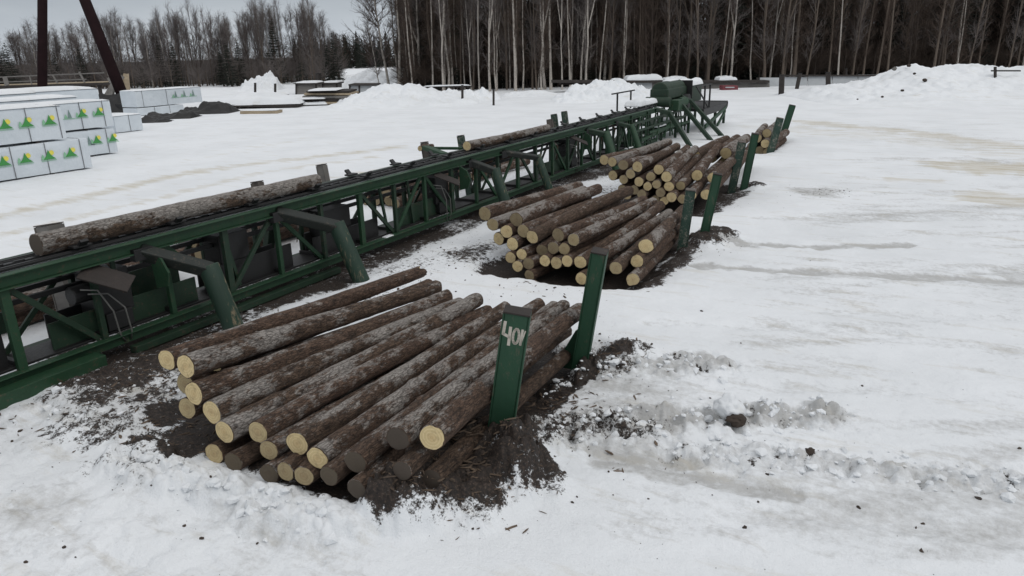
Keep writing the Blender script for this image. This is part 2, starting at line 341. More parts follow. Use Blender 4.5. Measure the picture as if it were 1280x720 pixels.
# ---------------------------------------------------------------- the logs: near end, far end, radius
LOGS = {
 'front': [
  ('A', -7.717, 5.15, 1.076, -7.626, 10.24, 0.777, 0.128),
  ('B', -7.239, 5.05, 1.125, -7.151, 10.121, 0.604, 0.142),
  ('C', -7.099, 5, 0.82, -6.9, 10.083, 0.476, 0.142),
  ('D', -6.837, 5, 0.638, -6.64, 10.09, 0.364, 0.141),
  ('E', -6.606, 4.95, 0.46, -6.24, 10.033, 0.53, 0.139),
  ('F', -6.155, 5.05, 0.516, -6.099, 10.146, 0.298, 0.128),
  ('H', -5.553, 5.05, 0.52, -5.757, 10.143, 0.41, 0.137),
  ('I', -5.172, 4.95, 0.498, -5.065, 10.045, 0.607, 0.128),
  ('J', -4.689, 5, 0.557, -4.815, 10.095, 0.577, 0.125),
  ('J2', -4.269, 5.2, 0.834, -4.555, 9.89, 0.707, 0.123),
  ('K', -3.908, 5.3, 0.883, -4.306, 9.975, 0.65, 0.138),
  ('A2', -7.441, 5.6, 0.91, -7.418, 10.286, 0.567, 0.115),
  ('a', -7.347, 5.047, 0.55, -7.157, 10.026, 0.063, 0.126),
  ('b', -7.073, 5.253, 0.466, -6.911, 10.235, 0.158, 0.128),
  ('c', -6.786, 4.9, 0.151, -6.628, 9.885, -0.201, 0.123),
  ('d', -6.445, 4.88, 0.136, -6.161, 9.863, 0.046, 0.12),
  ('e', -5.875, 4.879, 0.145, -5.878, 9.874, -0.097, 0.116),
  ('G', -5.968, 5.001, 0.355, -5.94, 9.995, 0.124, 0.118),
  ('f', -5.572, 4.85, 0.278, -5.716, 9.842, 0.097, 0.113),
  ('g', -5.3, 4.85, 0.301, -5.486, 9.842, 0.119, 0.111),
  ('h', -4.969, 4.88, 0.374, -4.931, 9.879, 0.367, 0.109),
  ('i', -4.571, 4.85, 0.355, -4.716, 9.847, 0.365, 0.107),
  ('L', -4.118, 5.05, 0.585, -4.558, 10.018, 0.233, 0.105),
  ('m', -3.946, 5.3, 0.392, -4.355, 10.268, 0.043, 0.107),
  ('k', -7.664, 5.3, 0.697, -7.545, 10.262, 0.09, 0.131)],
 'second': [
  ('p0', -8.78, 14.6, 0.884, -8.074, 18.586, 0.9, 0.172),
  ('p1', -8.22, 14, 0.795, -7.675, 17.954, 0.938, 0.139),
  ('p2', -7.55, 13.9, 0.993, -7.253, 17.94, 0.995, 0.152),
  ('p3', -7.273, 13.701, 0.804, -6.792, 17.721, 0.833, 0.149),
  ('p4', -8.013, 13.9, 0.508, -7.365, 17.843, 0.476, 0.138),
  ('p5', -7.721, 13.75, 0.742, -7.467, 17.741, 0.775, 0.144),
  ('p6', -7.443, 13.5, 0.546, -7.149, 17.491, 0.559, 0.141),
  ('p7', -7.445, 13.4, 0.265, -7.074, 17.38, 0.306, 0.125),
  ('p8', -7.166, 13.4, 0.37, -6.717, 17.374, 0.402, 0.123),
  ('p9', -7.219, 13.3, 0.117, -6.9, 17.292, 0.136, 0.123),
  ('p10', -6.972, 13.351, 0.192, -6.212, 17.278, 0.22, 0.131),
  ('p11', -6.904, 13.25, -0.037, -6.13, 17.175, -0.004, 0.114),
  ('p12', -7.001, 13.598, 0.719, -6.236, 17.553, 1.089, 0.148),
  ('p13', -6.388, 13.6, 0.829, -5.868, 17.608, 0.85, 0.145),
  ('p14', -5.987, 13.5, 0.786, -5.599, 17.528, 0.847, 0.135),
  ('p15', -6.455, 13.5, 0.559, -5.935, 17.462, 0.58, 0.129),
  ('p16', -6.196, 13.5, 0.568, -5.677, 17.453, 0.593, 0.128),
  ('p17', -6.583, 13.35, 0.304, -6.283, 17.341, 0.539, 0.129),
  ('p18', -6.314, 13.35, 0.285, -5.771, 17.309, 0.294, 0.128),
  ('p19', -6.068, 13.351, 0.358, -5.531, 17.328, 0.394, 0.127),
  ('p20', -5.792, 13.4, 0.352, -5.349, 17.393, 0.806, 0.134),
  ('p21', -5.672, 13.2, 0.068, -5.162, 17.155, 0.075, 0.133),
  ('p22', -6.797, 13.651, 0.43, -6.515, 17.667, 0.837, 0.132),
  ('p23', -5.39, 13.499, 0.493, -5.166, 17.539, 0.594, 0.133),
  ('p24', -4.969, 13.3, 0.351, -5.111, 17.342, 0.336, 0.13),
  ('p25', -4.559, 13.9, 0.703, -4.928, 17.933, 0.624, 0.147),
  ('p26', -4.606, 13.3, 0.156, -4.911, 17.285, 0.106, 0.129),
  ('p27', -4.665, 13.7, 0.423, -4.872, 17.688, 0.352, 0.132)],
 'third': [
  ('q0', -8.293, 21.001, 1.292, -7.698, 25.007, 1.213, 0.157),
  ('q1', -7.529, 20.6, 1.232, -7.519, 24.644, 1.015, 0.152),
  ('q2', -7.057, 20.5, 1.223, -7.077, 24.546, 1.304, 0.15),
  ('q3', -7.266, 20.5, 0.999, -7.219, 24.497, 1.048, 0.142),
  ('q4', -7.506, 20.6, 0.801, -7.392, 24.597, 0.761, 0.134),
  ('q5', -6.476, 20.7, 1.14, -6.779, 24.735, 1.232, 0.15),
  ('q6', -6.169, 20.5, 0.98, -6.453, 24.531, 1.242, 0.157),
  ('q7', -6.675, 20.6, 0.931, -6.945, 24.638, 0.997, 0.141),
  ('q8', -6.993, 20.5, 0.783, -7.121, 24.493, 0.782, 0.141),
  ('q9', -6.725, 20.5, 0.664, -6.875, 24.494, 0.663, 0.132),
  ('q10', -6.457, 20.5, 0.739, -6.683, 24.483, 0.845, 0.131),
  ('q11', -6.112, 20.599, 0.686, -6.357, 24.626, 0.958, 0.149),
  ('q12', -6.329, 20.5, 0.5, -6.58, 24.488, 0.588, 0.14),
  ('q13', -5.968, 20.4, 0.415, -6.149, 24.395, 0.544, 0.148),
  ('q14', -7.141, 20.5, 0.528, -7.248, 24.499, 0.529, 0.142),
  ('q15', -6.867, 20.4, 0.433, -6.986, 24.396, 0.416, 0.141),
  ('q16', -7.547, 20.6, 0.521, -7.514, 24.599, 0.533, 0.125),
  ('q17', -7.351, 20.5, 0.348, -7.389, 24.499, 0.303, 0.124),
  ('q18', -6.769, 20.6, 0.137, -7.17, 24.579, 0.185, 0.123),
  ('q19', -6.511, 20.6, 0.251, -6.759, 24.59, 0.284, 0.132),
  ('q20', -6.239, 20.6, 0.249, -6.496, 24.59, 0.27, 0.131),
  ('q21', -5.835, 20.801, 0.686, -6.081, 24.83, 0.952, 0.14),
  ('q22', -5.578, 21.599, 0.878, -5.92, 25.634, 1.215, 0.162),
  ('q23', -5.449, 20.6, 0.481, -5.614, 24.63, 0.765, 0.147),
  ('q24', -7.993, 20.9, 1.26, -7.443, 24.852, 1.414, 0.146),
  ('q25', -8, 21, 0.832, -7.64, 24.967, 0.749, 0.147),
  ('q26', -5.701, 20.6, 0.345, -5.898, 24.595, 0.422, 0.139),
  ('q27', -5.075, 20.8, 0.482, -5.308, 24.835, 0.666, 0.156),
  ('q28', -5.101, 21.6, 0.839, -5.214, 25.639, 0.993, 0.161),
  ('r0', -6.039, 25.2, 0.882, -6.067, 29.243, 1.1, 0.172),
  ('r1', -5.524, 25, 1.091, -5.677, 29.039, 1.124, 0.193),
  ('r2', -6.526, 24.901, 0.976, -6.416, 28.946, 1.079, 0.172),
  ('r3', -6.321, 25.4, 0.711, -6.28, 29.449, 0.779, 0.162),
  ('r4', -5.663, 25.2, 0.72, -5.954, 29.239, 0.717, 0.171),
  ('r5', -5.199, 25.2, 0.646, -5.492, 29.239, 0.794, 0.17)],
 'fourth': [
  ('t0', -6.18, 33.998, 0.547, -6.589, 37.964, 0.64, 0.195),
  ('t1', -6.079, 34.199, -0.02, -6.06, 38.199, -0.068, 0.197),
  ('t2', -5.789, 33.799, 0.341, -5.544, 37.794, 0.405, 0.194),
  ('t3', -5.694, 34, -0.056, -5.673, 38, 0.033, 0.195),
  ('t4', -6.465, 34.301, 0.126, -6.258, 38.295, 0.306, 0.198),
  ('t5', -5.866, 34.401, 0.724, -6.128, 38.396, 0.694, 0.197)]}
FARLOGS = []      # bundles on the far side of the conveyor, seen through its frame
for bx, by, bn in ((-14.3, 5.9, 8), (-14.4, 10.9, 9), (-14.2, 17.6, 7), (-14.3, 22.6, 6)):
    for k in range(bn):
        row, q = divmod(k, 4); r_ = 0.15 + 0.02 * random.random()
        x = bx - 0.72 + q * 0.40 + row * 0.19; z = 0.2 + row * 0.31; y = by + random.uniform(-.2, .2)
        dx = random.uniform(-.10, .10)
        FARLOGS.append((bx, x, y, z, x + dx, y + 4.0, z + 0.02, r_))
BELT = [('birch', -11.37, 5.85, 1.985, -11.37, 11.85, 1.965, 0.166, 0.14), ('spruce', -11.37, 18.05, 1.955, -11.37, 23.4, 1.94, 0.135, 0.115)]

# ---------------------------------------------------------------- ground
def pad(x, y, x0, x1, y0, y1, e, seed=0):
    wx = x + fbm(x * 1.3, y * 1.3, 4, seed) * 0.7; wy = y + fbm(x * 1.3, y * 1.3, 4, seed + 50) * 0.7
    return sstep(x0 - e, x0 + e, wx) * (1 - sstep(x1 - e, x1 + e, wx)) * sstep(y0 - e, y0 + e, wy) * (1 - sstep(y1 - e, y1 + e, wy))
def blob(x, y, cx, cy, r, seed=0, warp=0.5):
    n = fbm(x * 2.1, y * 2.1, 4, seed) * warp
    return 1 - sstep(0.35, 1.0, np.hypot(x - cx, y - cy) / r + n)
def strip(x, y, pts, w, seed=0, warp=0.5):
    n = fbm(x * 1.9, y * 1.9, 4, seed) * warp
    return 1 - sstep(0.25, 1.0, polyd(x, y, pts) / w + n)

SA = [(-4.3, 8.7), (-3.41, 9.55), (-2.16, 10.3)]
SB = [(-3.68, 7.17), (-2.63, 8.02), (-1.33, 8.9), (-0.6, 9.2)]
SC = [(-2.0, 7.6), (-0.28, 8.12), (1.06, 8.43), (2.0, 8.8)]
ICE = [(-2.75, 6.95), (-1.65, 7.08), (-0.7, 7.22)]
FAINT = [(-1.28, 6.61), (0.18, 7.19), (1.6, 7.45)]
TR1 = [(-3.7, 15.3), (-1.79, 15.78), (2.24, 16.85), (6, 18)]
TR2 = [(-4.0, 17.6), (-2.05, 17.9), (0.2, 19.0)]
LST = [(-25.0, 10.0), (-25.5, 15.12), (-26.6, 20.43), (-25.3, 24.7), (-23, 30)]
LST2 = [(-22.0, 9.0), (-22.5, 15.0), (-23.6, 21.4), (-22.0, 27)]

def ground(x, y):
    x = np.asarray(x, float); y = np.asarray(y, float)
    near = 1 - sstep(30, 70, np.hypot(x, y)); xr = x * r0[0] + y * r0[1]; yr = -x * r0[1] + y * r0[0]
    z = 0.10 * fbm(x * .12, y * .12, 3, 1) + near * (0.06 * fbm(x * .7, y * .7, 4, 2) + 0.035 * fbm(x * 3.2, y * 3.2, 4, 3))
    dirt = np.zeros_like(z); slush = np.zeros_like(z); saw = np.zeros_like(z)
    wx = x + .12 * fbm(x * 9, y * 9, 3, 61); wy = y + .12 * fbm(x * 9, y * 9, 3, 62)
    cl = np.sqrt(np.clip(0.25 - worley(wx * 6.5, wy * 6.5, 4) ** 2, 0, 1)); cl2 = np.sqrt(np.clip(0.30 - worley(wx * 3.4, wy * 3.4, 9) ** 2, 0, 1))
    # rough snow left and front of the first pile
    rough = pad(x, y, -11.5, -4.0, 1.8, 4.75, 0.6, 3)
    z = z + rough * (0.10 * fbm(x * 2.2, y * 2.2, 4, 31) + 0.05 * cl2)
    slush = np.maximum(slush, rough * 0.62 * (0.6 + 1.9 * fbm(x * .9, y * .9, 4, 35)))
    # trough where the first pile lies, with its snow rim
    pit = pad(x, y, -8.1, -3.95, 4.86, 10.2, 0.22, 5)
    z = z * (1 - pit) + pit * (0.06 - 0.055 * np.clip(y - 4.8, 0, 6) + 0.06 * fbm(x * 3, y * 3, 3, 6))
    dirt = np.maximum(dirt, pit * 1.05)
    rim = strip(x, y, [(-7.7, 4.5), (-6.4, 4.5), (-5.5, 4.5), (-4.7, 4.6)], 0.48, 7, 0.6)
    z = z + rim * (0.09 + 0.13 * cl2 + 0.10 * cl + .10 * fbm(x * 5, y * 5, 4, 63)); dirt = dirt * (1 - .75 * rim * (y < 4.95))
    # bank of soil and snow between the conveyor foot and the first pile
    bank = pad(x, y, -10.5, -8.0, 4.5, 6.9, 0.4, 8)
    z = z + bank * (0.16 + 0.12 * fbm(x * 2.5, y * 2.5, 4, 9) + 0.07 * cl)
    bd = 0.46 + 1.0 * fbm(x * 1.5, y * 1.5, 4, 12)
    dirt = np.maximum(dirt, bank * bd); slush = np.maximum(slush, bank * .75)
    for cx, cy, r, a in ((-10.1, 5.75, .5, .95), (-9.95, 6.3, .6, 1.), (-9.6, 5.6, .35, .7), (-8.3, 5.4, .5, 1.0), (-7.9, 4.75, .35, .85), (-8.4, 6.6, .6, 1.0), (-9.4, 7.3, .8, 1.0), (-9.2, 8.6, .7, .9)):
        dirt = np.maximum(dirt, a * blob(x, y, cx, cy, r, 13, .9))
    for u, v, r, a in ((105, 480, .8, .85), (160, 478, .9, .9), (120, 505, .6, .8), (190, 500, .65, .78), (232, 555, .6, 1.0), (140, 535, .6, .62), (85, 530, .5, .55), (250, 520, .5, .9), (180, 570, .7, .5), (130, 570, .5, .42)):
        q = G(u, v, .1); dirt = np.maximum(dirt, a * blob(x, y, q[0], q[1], r, 14, .9))
    # soil under the conveyor, black with bark litter
    belt = sstep(-12.9, -12.3, x) * (1 - sstep(-10.4, -9.8, x + 1.2 * fbm(x * .8, y * .8, 4, 15))) * (1 - sstep(33, 36, y)) * sstep(5.0, 6.2, y + 0.9 * fbm(x * 1.3, y * 1.3, 3, 19))
    dirt = np.maximum(dirt, belt * (0.78 + 0.7 * fbm(x * .9, y * .9, 4, 16)))
    z = z - 0.06 * belt
    strew = sstep(-10.4, -9.9, x) * (1 - sstep(-8.8, -8.0, x)) * sstep(7, 8, y) * (1 - sstep(30, 34, y))
    dirt = np.maximum(dirt, strew * (0.36 + 1.1 * fbm(x * .8, y * .8, 4, 17)))
    # heaps of soil round the feet of the stakes
    for cx, cy, r, h, a in ((-4.3, 5.08, .32, .2, 1.0), (-3.85, 6.6, .66, .30, 1.1), (-3.95, 5.85, .72, .26, 1.1), (-3.3, 6.3, .45, .12, .9), (-4.25, 5.3, .45, .24, 1.0), (-3.72, 9.95, .42, .12, 1.0), (-3.95, 9.4, .4, .08, .9), (-3.45, 10.3, .3, .05, .75),
                            (-4.3, 17.4, .6, .2, 1.0), (-4.05, 18.0, .55, .18, .95), (-4.6, 16.4, .4, .1, .8), (-4.6, 25.3, .45, .1, .8)):
        bl = blob(x, y, cx, cy, r * 1.3, 21, .7)
        z = z + bl * (h - .03 + 0.07 * cl + 0.07 * cl2 + 0.06 * fbm(x * 5, y * 5, 5, 23)); dirt = np.maximum(dirt, bl * a)
    side = strip(x, y, [(-3.95, 7.2), (-3.9, 8.6), (-3.85, 9.6)], .30, 25, .9)
    dirt = np.maximum(dirt, side * .95)
    # the other piles' beds
    p2 = pad(x, y, -8.35, -4.5, 13.05, 18.0, 0.3, 26)
    z = z * (1 - p2) + p2 * (-0.22 + 0.03 * (y - 13)); dirt = np.maximum(dirt, p2 * 1.05)
    side2 = strip(x, y, [(-4.5, 13.4), (-4.35, 15.5), (-4.4, 16.8)], .5, 27, .8); dirt = np.maximum(dirt, side2 * .9)
    p3 = pad(x, y, -8.6, -4.9, 20.2, 25.6, 0.35, 28)
    z = z * (1 - p3) + p3 * (-0.12); dirt = np.maximum(dirt, p3 * 1.0)
    side3 = strip(x, y, [(-5.1, 20.6), (-4.9, 22.5), (-4.8, 24.3)], .6, 29, .8); dirt = np.maximum(dirt, side3 * .8)
    p4 = pad(x, y, -6.8, -5.6, 33.5, 38.6, 0.3, 30); z = z * (1 - p4) + p4 * -.25; dirt = np.maximum(dirt, p4 * .8)
    # trampled strips, ruts and ice on the loading side
    for pts, w, a, h in ((SA, .55, .85, .14), (SB, .55, .95, .20), (SC, .42, .60, .12)):
        s = strip(x, y, pts, w, 41, .9)
        gap = sstep(.42, .72, worley(wx * 5, wy * 5, 71)); dirt = np.maximum(dirt, s * gap * (.50 + .9 * fbm(x * 1.2, y * 1.2, 3, 72)))
        z = z + s * (h * cl2 * 1.0 * (.4 + 1.4 * vn(x * 3.4, y * 3.4, 75)) + h * .75 * cl - .05 * gap - .06 + .05 * fbm(x * 6, y * 6, 3, 43)); slush = np.maximum(slush, s * a)
    root = strip(x, y, SB[:2] + [], .62, 44, 1.0); dirt = np.maximum(dirt, root * .62)
    tramp = pad(x, y, -4.0, -2.1, 6.9, 9.6, .6, 73); slush = np.maximum(slush, tramp * (.62 + .9 * fbm(xr * .8, yr * 3, 4, 74))); dirt = np.maximum(dirt, tramp * (.22 + .8 * fbm(xr * .9, yr * 3, 4, 76))); z = z + tramp * .06 * fbm(x * 4, y * 6, 4, 77)
    root = strip(x, y, SA[:2], .38, 45, .8); dirt = np.maximum(dirt, root * .62)
    for pts, w, a in ((ICE, .24, .85), ([(-2.9, 7.2), (-2.2, 7.3), (-1.9, 7.35)], .2, .8), ([(-3.6, 7.7), (-2.0, 8.6)], .14, .6), (FAINT, .22, .42), (TR1, .36, .95), (TR2, .36, .92), ([(1.5, 17.2), (5, 18.2), (10, 20)], .5, .7), ([(-3.6, 20.5), (-1, 21.5), (3, 23)], .4, .5), ([(-3.6, 11.6), (-2, 12.2), (0, 12.8)], .25, .4), ([(-2, 9.6), (0.5, 10.6), (3, 11.2)], .35, .38), ([(-1, 13.5), (3, 14.6), (6, 15)], .3, .36)):
        s = strip(x, y, pts, w, 46, 1.5); slush = np.maximum(slush, s * a); z = z - s * .045
    trd = strip(x, y, SC, .2, 47, .3); z = z + trd * .05 * fbm(x * 9 + y * 5, y * 9, 3, 66)
    wide = blob(x, y, -1.8, 8.4, 3.0, 67, .8); slush = np.maximum(slush, wide * (.30 + 1.0 * fbm(x * .8, y * 2.2, 4, 68)))
    z = z + wide * .05 * fbm(x * 3, y * 7, 4, 69)
    gen = 0.62 * sstep(-3.8, -1.5, x) * near * (0.5 + 1.3 * fbm(xr * .22, yr * .9, 4, 48) + 1.3 * fbm(xr * .5, yr * 2.6, 4, 58))
    z = z + sstep(-3.8, -1.5, x) * near * .035 * fbm(xr * .5, yr * 3.2, 4, 59); slush = np.maximum(slush, gen)
    slush = np.maximum(slush, .8 * blob(x, y, -2.4, 25.0, 1.3, 49, .8)); dirt = np.maximum(dirt, .42 * blob(x, y, -2.4, 25.0, 1.2, 50, .8))
    # sawdust stains
    for pts, w, a in (([(-6, 47.5), (-0.6, 43.3), (4.1, 38.2), (9, 34)], 1.5, .62), ([(-7, 44), (0, 40), (6, 35)], 3.0, .34), ([(2.0, 32.0), (7.5, 30.5)], 2.4, .8), ([(2.2, 25.6), (7, 25)], 1.6, .65), ([(-.6, 28.0), (.9, 28.3)], .35, .75),
                      (LST, .8, .62), (LST2, .5, .45), ([(-19.5, 12), (-20.3, 18), (-19, 25)], .35, .5), ([(-17, 9), (-18.5, 16), (-17, 24)], .7, .25), ([(-30, 24), (-31, 34)], .6, .2)):
        saw = np.maximum(saw, a * strip(x, y, pts, w, 51, 1.0))
    slush = np.maximum(slush, .38 * strip(x, y, [(-20, 54), (-7, 47.5), (4, 40), (12, 34)], 3.4, 52, .7))
    for cx, cy, r in ((-16.2, 14.9, .5), (-16.0, 15.9, .35), (-16.8, 20.5, .8), (-17.5, 22.5, 1.2), (-16.9, 19.0, .5)): slush = np.maximum(slush, .9 * blob(x, y, cx, cy, r, 53, .9))
    # litter on the forest floor beyond the yard
    a = x * r0[0] + y * r0[1]; b = -x * math.sin(YAW) + y * math.cos(YAW)
    fl = np.maximum(sstep(88, 94, b) * sstep(-18, -12, a), sstep(128, 136, b) * (a < -.245 * b)); dirt = np.maximum(dirt, fl * 1.1)
    return z, dirt, slush, saw
def gz(x, y): return float(ground(np.array([x]), np.array([y]))[0][0])

def build_ground():
    az0 = math.atan2(fw[1], fw[0])
    dense = np.linspace(-R(45), R(45), 640); rest = np.linspace(R(45), 2 * math.pi - R(45), 50)[1:-1]
    az = az0 + np.concatenate([dense, rest]); na = len(az)
    rr = [1.5]
    while rr[-1] < 1200: rr.append(rr[-1] * (1.012 if rr[-1] < 4 else 1.0046 if rr[-1] < 26 else 1.016))
    rr = np.array(rr); nr = len(rr)
    X = np.outer(rr, np.cos(az)); Y = np.outer(rr, np.sin(az))
    Z, D, S, W = ground(X.ravel(), Y.ravel())
    X = X.ravel(); Y = Y.ravel()
    # the ground gives way under each log
    for x0, y0, z0, x1, y1, z1, r_ in [l[1:] for P in LOGS.values() for l in P]:
        p = np.array([x0, y0]); d = np.array([x1 - x0, y1 - y0]); L2 = d @ d
        mk = np.where((np.abs(X - (x0 + x1) / 2) < 3) & (np.abs(Y - (y0 + y1) / 2) < 3))[0]
        t = np.clip(((X[mk] - x0) * d[0] + (Y[mk] - y0) * d[1]) / L2, -.02, 1.02)
        dist = np.hypot(X[mk] - x0 - t * d[0], Y[mk] - y0 - t * d[1]); zc = z0 + (z1 - z0) * t
        k = dist < r_ * 1.15
        bot = zc - np.sqrt(np.clip(r_ ** 2 - dist ** 2, 0, None)) + .012
        Z[mk[k]] = np.minimum(Z[mk[k]], bot[k])
    vs = np.stack([X, Y, Z], 1); vs = np.vstack([vs, [[0, 0, 0]]])
    i = np.arange(nr - 1)[:, None] * na; j = np.arange(na)[None, :]; j2 = (j + 1) % na
    q = np.stack([i + j, i + na + j, i + na + j2, i + j2], -1).reshape(-1, 4)
    o = np_mesh('ground', vs, q, M['snow'])
    bm_c = len(vs) - 1
    for nm, a in (('dirt', D), ('slush', S), ('sawdust', W)):
        at = o.data.attributes.new(nm, 'FLOAT', 'POINT'); at.data.foreach_set('value', np.append(a, 0).astype(np.float32))
    o['kind'] = 'structure'
    return o
build_ground()

# ---------------------------------------------------------------- loose stuff on the snow
ICO = None
def ico(sub=1):
    bm = bmesh.new(); bmesh.ops.create_icosphere(bm, subdivisions=sub, radius=1.0)
    v = np.array([p.co[:] for p in bm.verts]); f = np.array([[q.index for q in p.verts] for p in bm.faces]); bm.free(); return v, f
IV, IF_ = ico(1)
def lumps(name, items, m, smooth=False, el=(1, 1, .7)):
    vs = []; fs = []; o = 0
    for (x, y, z, s) in items:
        j = 1 + (rng.random(len(IV)) - .5)[:, None] * .9; sc = s * (0.7 + .6 * rng.random(3)) * np.array(el)
        a = rng.random() * 6.28; c, sn = math.cos(a), math.sin(a)
        p = IV * j * sc; p = np.stack([p[:, 0] * c - p[:, 1] * sn, p[:, 0] * sn + p[:, 1] * c, p[:, 2]], 1) + [x, y, z]
        vs.append(p); fs.append(IF_ + o); o += len(IV)
    return np_mesh(name, np.vstack(vs), np.vstack(fs), m, smooth=smooth)
def along(pts, n, w):
    out = []
    for _ in range(n):
        k = random.randrange(len(pts) - 1); t = random.random()
        out.append((pts[k][0] + (pts[k + 1][0] - pts[k][0]) * t + random.gauss(0, w), pts[k][1] + (pts[k + 1][1] - pts[k][1]) * t + random.gauss(0, w)))
    return out
P = along(SB, 210, .24) + along(SA, 110, .24) + along(SC, 150, .2) + along([(-7.5, 4.45), (-6.4, 4.45), (-5.5, 4.42), (-4.6, 4.55)], 100, .16) + along([(-10.3, 4.8), (-9.0, 5.0), (-8.3, 6.0)], 40, .3)
P = np.array(P); Z = ground(P[:, 0], P[:, 1])[0]
tag(lumps('snow_clods', [(x, y, z + .01, .012 + .062 * random.random() ** 2.6) for (x, y), z in zip(P, Z)], M['snow'], False), 'small broken clods of dirty snow along the trampled strips and pile rims', 'snow clods', kind='stuff')
P = []
for cx, cy, n, w in ((-4.0, 6.1, 260, .55), (-3.8, 10.1, 160, .42), (-9.6, 5.9, 200, .6), (-9.2, 8.2, 140, .8), (-4.3, 17.4, 120, .6), (-2.4, 8.0, 60, 1.2), (0.5, 8.6, 40, 1.6), (-6.5, 4.0, 50, 1.0), (-6.5, 12.6, 80, 1.1), (-9.4, 13, 120, 1.4), (-5, 23, 60, 1), (-2.4, 25, 90, .9), (-1.5, 6.2, 40, 1.3), (-9.5, 4.0, 60, .9)):
    P += [(random.gauss(cx, w), random.gauss(cy, w)) for _ in range(n)]
P = np.array(P); Z = ground(P[:, 0], P[:, 1])[0]
tag(lumps('bark_crumbs', [(x, y, z + .004, .004 + .026 * random.random() ** 6) for (x, y), z in zip(P, Z)], M['chip']), 'dark crumbs of bark and soil strewn over the snow', 'bark litter', kind='stuff')

P = []
for cx, cy, n, w in ((-4.0, 6.0, 340, .42), (-3.85, 9.8, 140, .35), (-9.5, 5.7, 220, .7), (-9.3, 8.4, 160, .9), (-4.3, 17.2, 100, .5), (-8.0, 5.3, 120, .4), (-3.3, 7.6, 90, .6), (-4.15, 5.35, 130, .24), (-6.0, 12.9, 60, .9), (-9.6, 14, 90, 1.2), (-3.9, 8.2, 110, .35)):
    P += [(random.gauss(cx, w), random.gauss(cy, w)) for _ in range(n)]
P = np.array(P); Z = ground(P[:, 0], P[:, 1])[0]
tag(lumps('bark_splinters', [(x, y, z + .006, .007 + .024 * random.random() ** 2.4) for (x, y), z in zip(P, Z)], M['splinter'], False, (2.6, .5, .28)), 'brown splinters and strips of bark trodden into the soil round the piles', 'bark litter', kind='stuff')

def lump(name, loc, size, m, label, cat, seed, flat=.7, parent=None):
    v, f = ico(4); n = v / np.linalg.norm(v, axis=1)[:, None]
    d = 1 + .7 * fbm(n[:, 0] * 1.6 + seed, n[:, 1] * 1.6 + n[:, 2] * 1.9, 4, seed) + .25 * fbm(n[:, 0] * 5 + n[:, 2] * 4, n[:, 1] * 5 + seed, 3, seed + 3)
    p = n * d[:, None] * size * np.array([1, 1, flat])
    o = np_mesh(name, p, f, m, parent); o.location = loc
    return tag(o, label, cat)
lump('snow_block', (-1.66, 8.62, gz(-1.66, 8.62) + .10), .19, M['snow'], 'round white block of snow on the trampled strip, biggest lump on the right side', 'snow block', 5, .8)
lump('soil_clod', (-1.52, 8.47, gz(-1.52, 8.47) + .05), .13, M['chip'], 'black clod of frozen soil lying against the round white snow block', 'soil clod', 8, .6)
lump('soil_clod', (-.62, 8.25, gz(-.62, 8.25) + .02), .06, M['chip'], 'small black clod right of the round white snow block', 'soil clod', 12, .6)

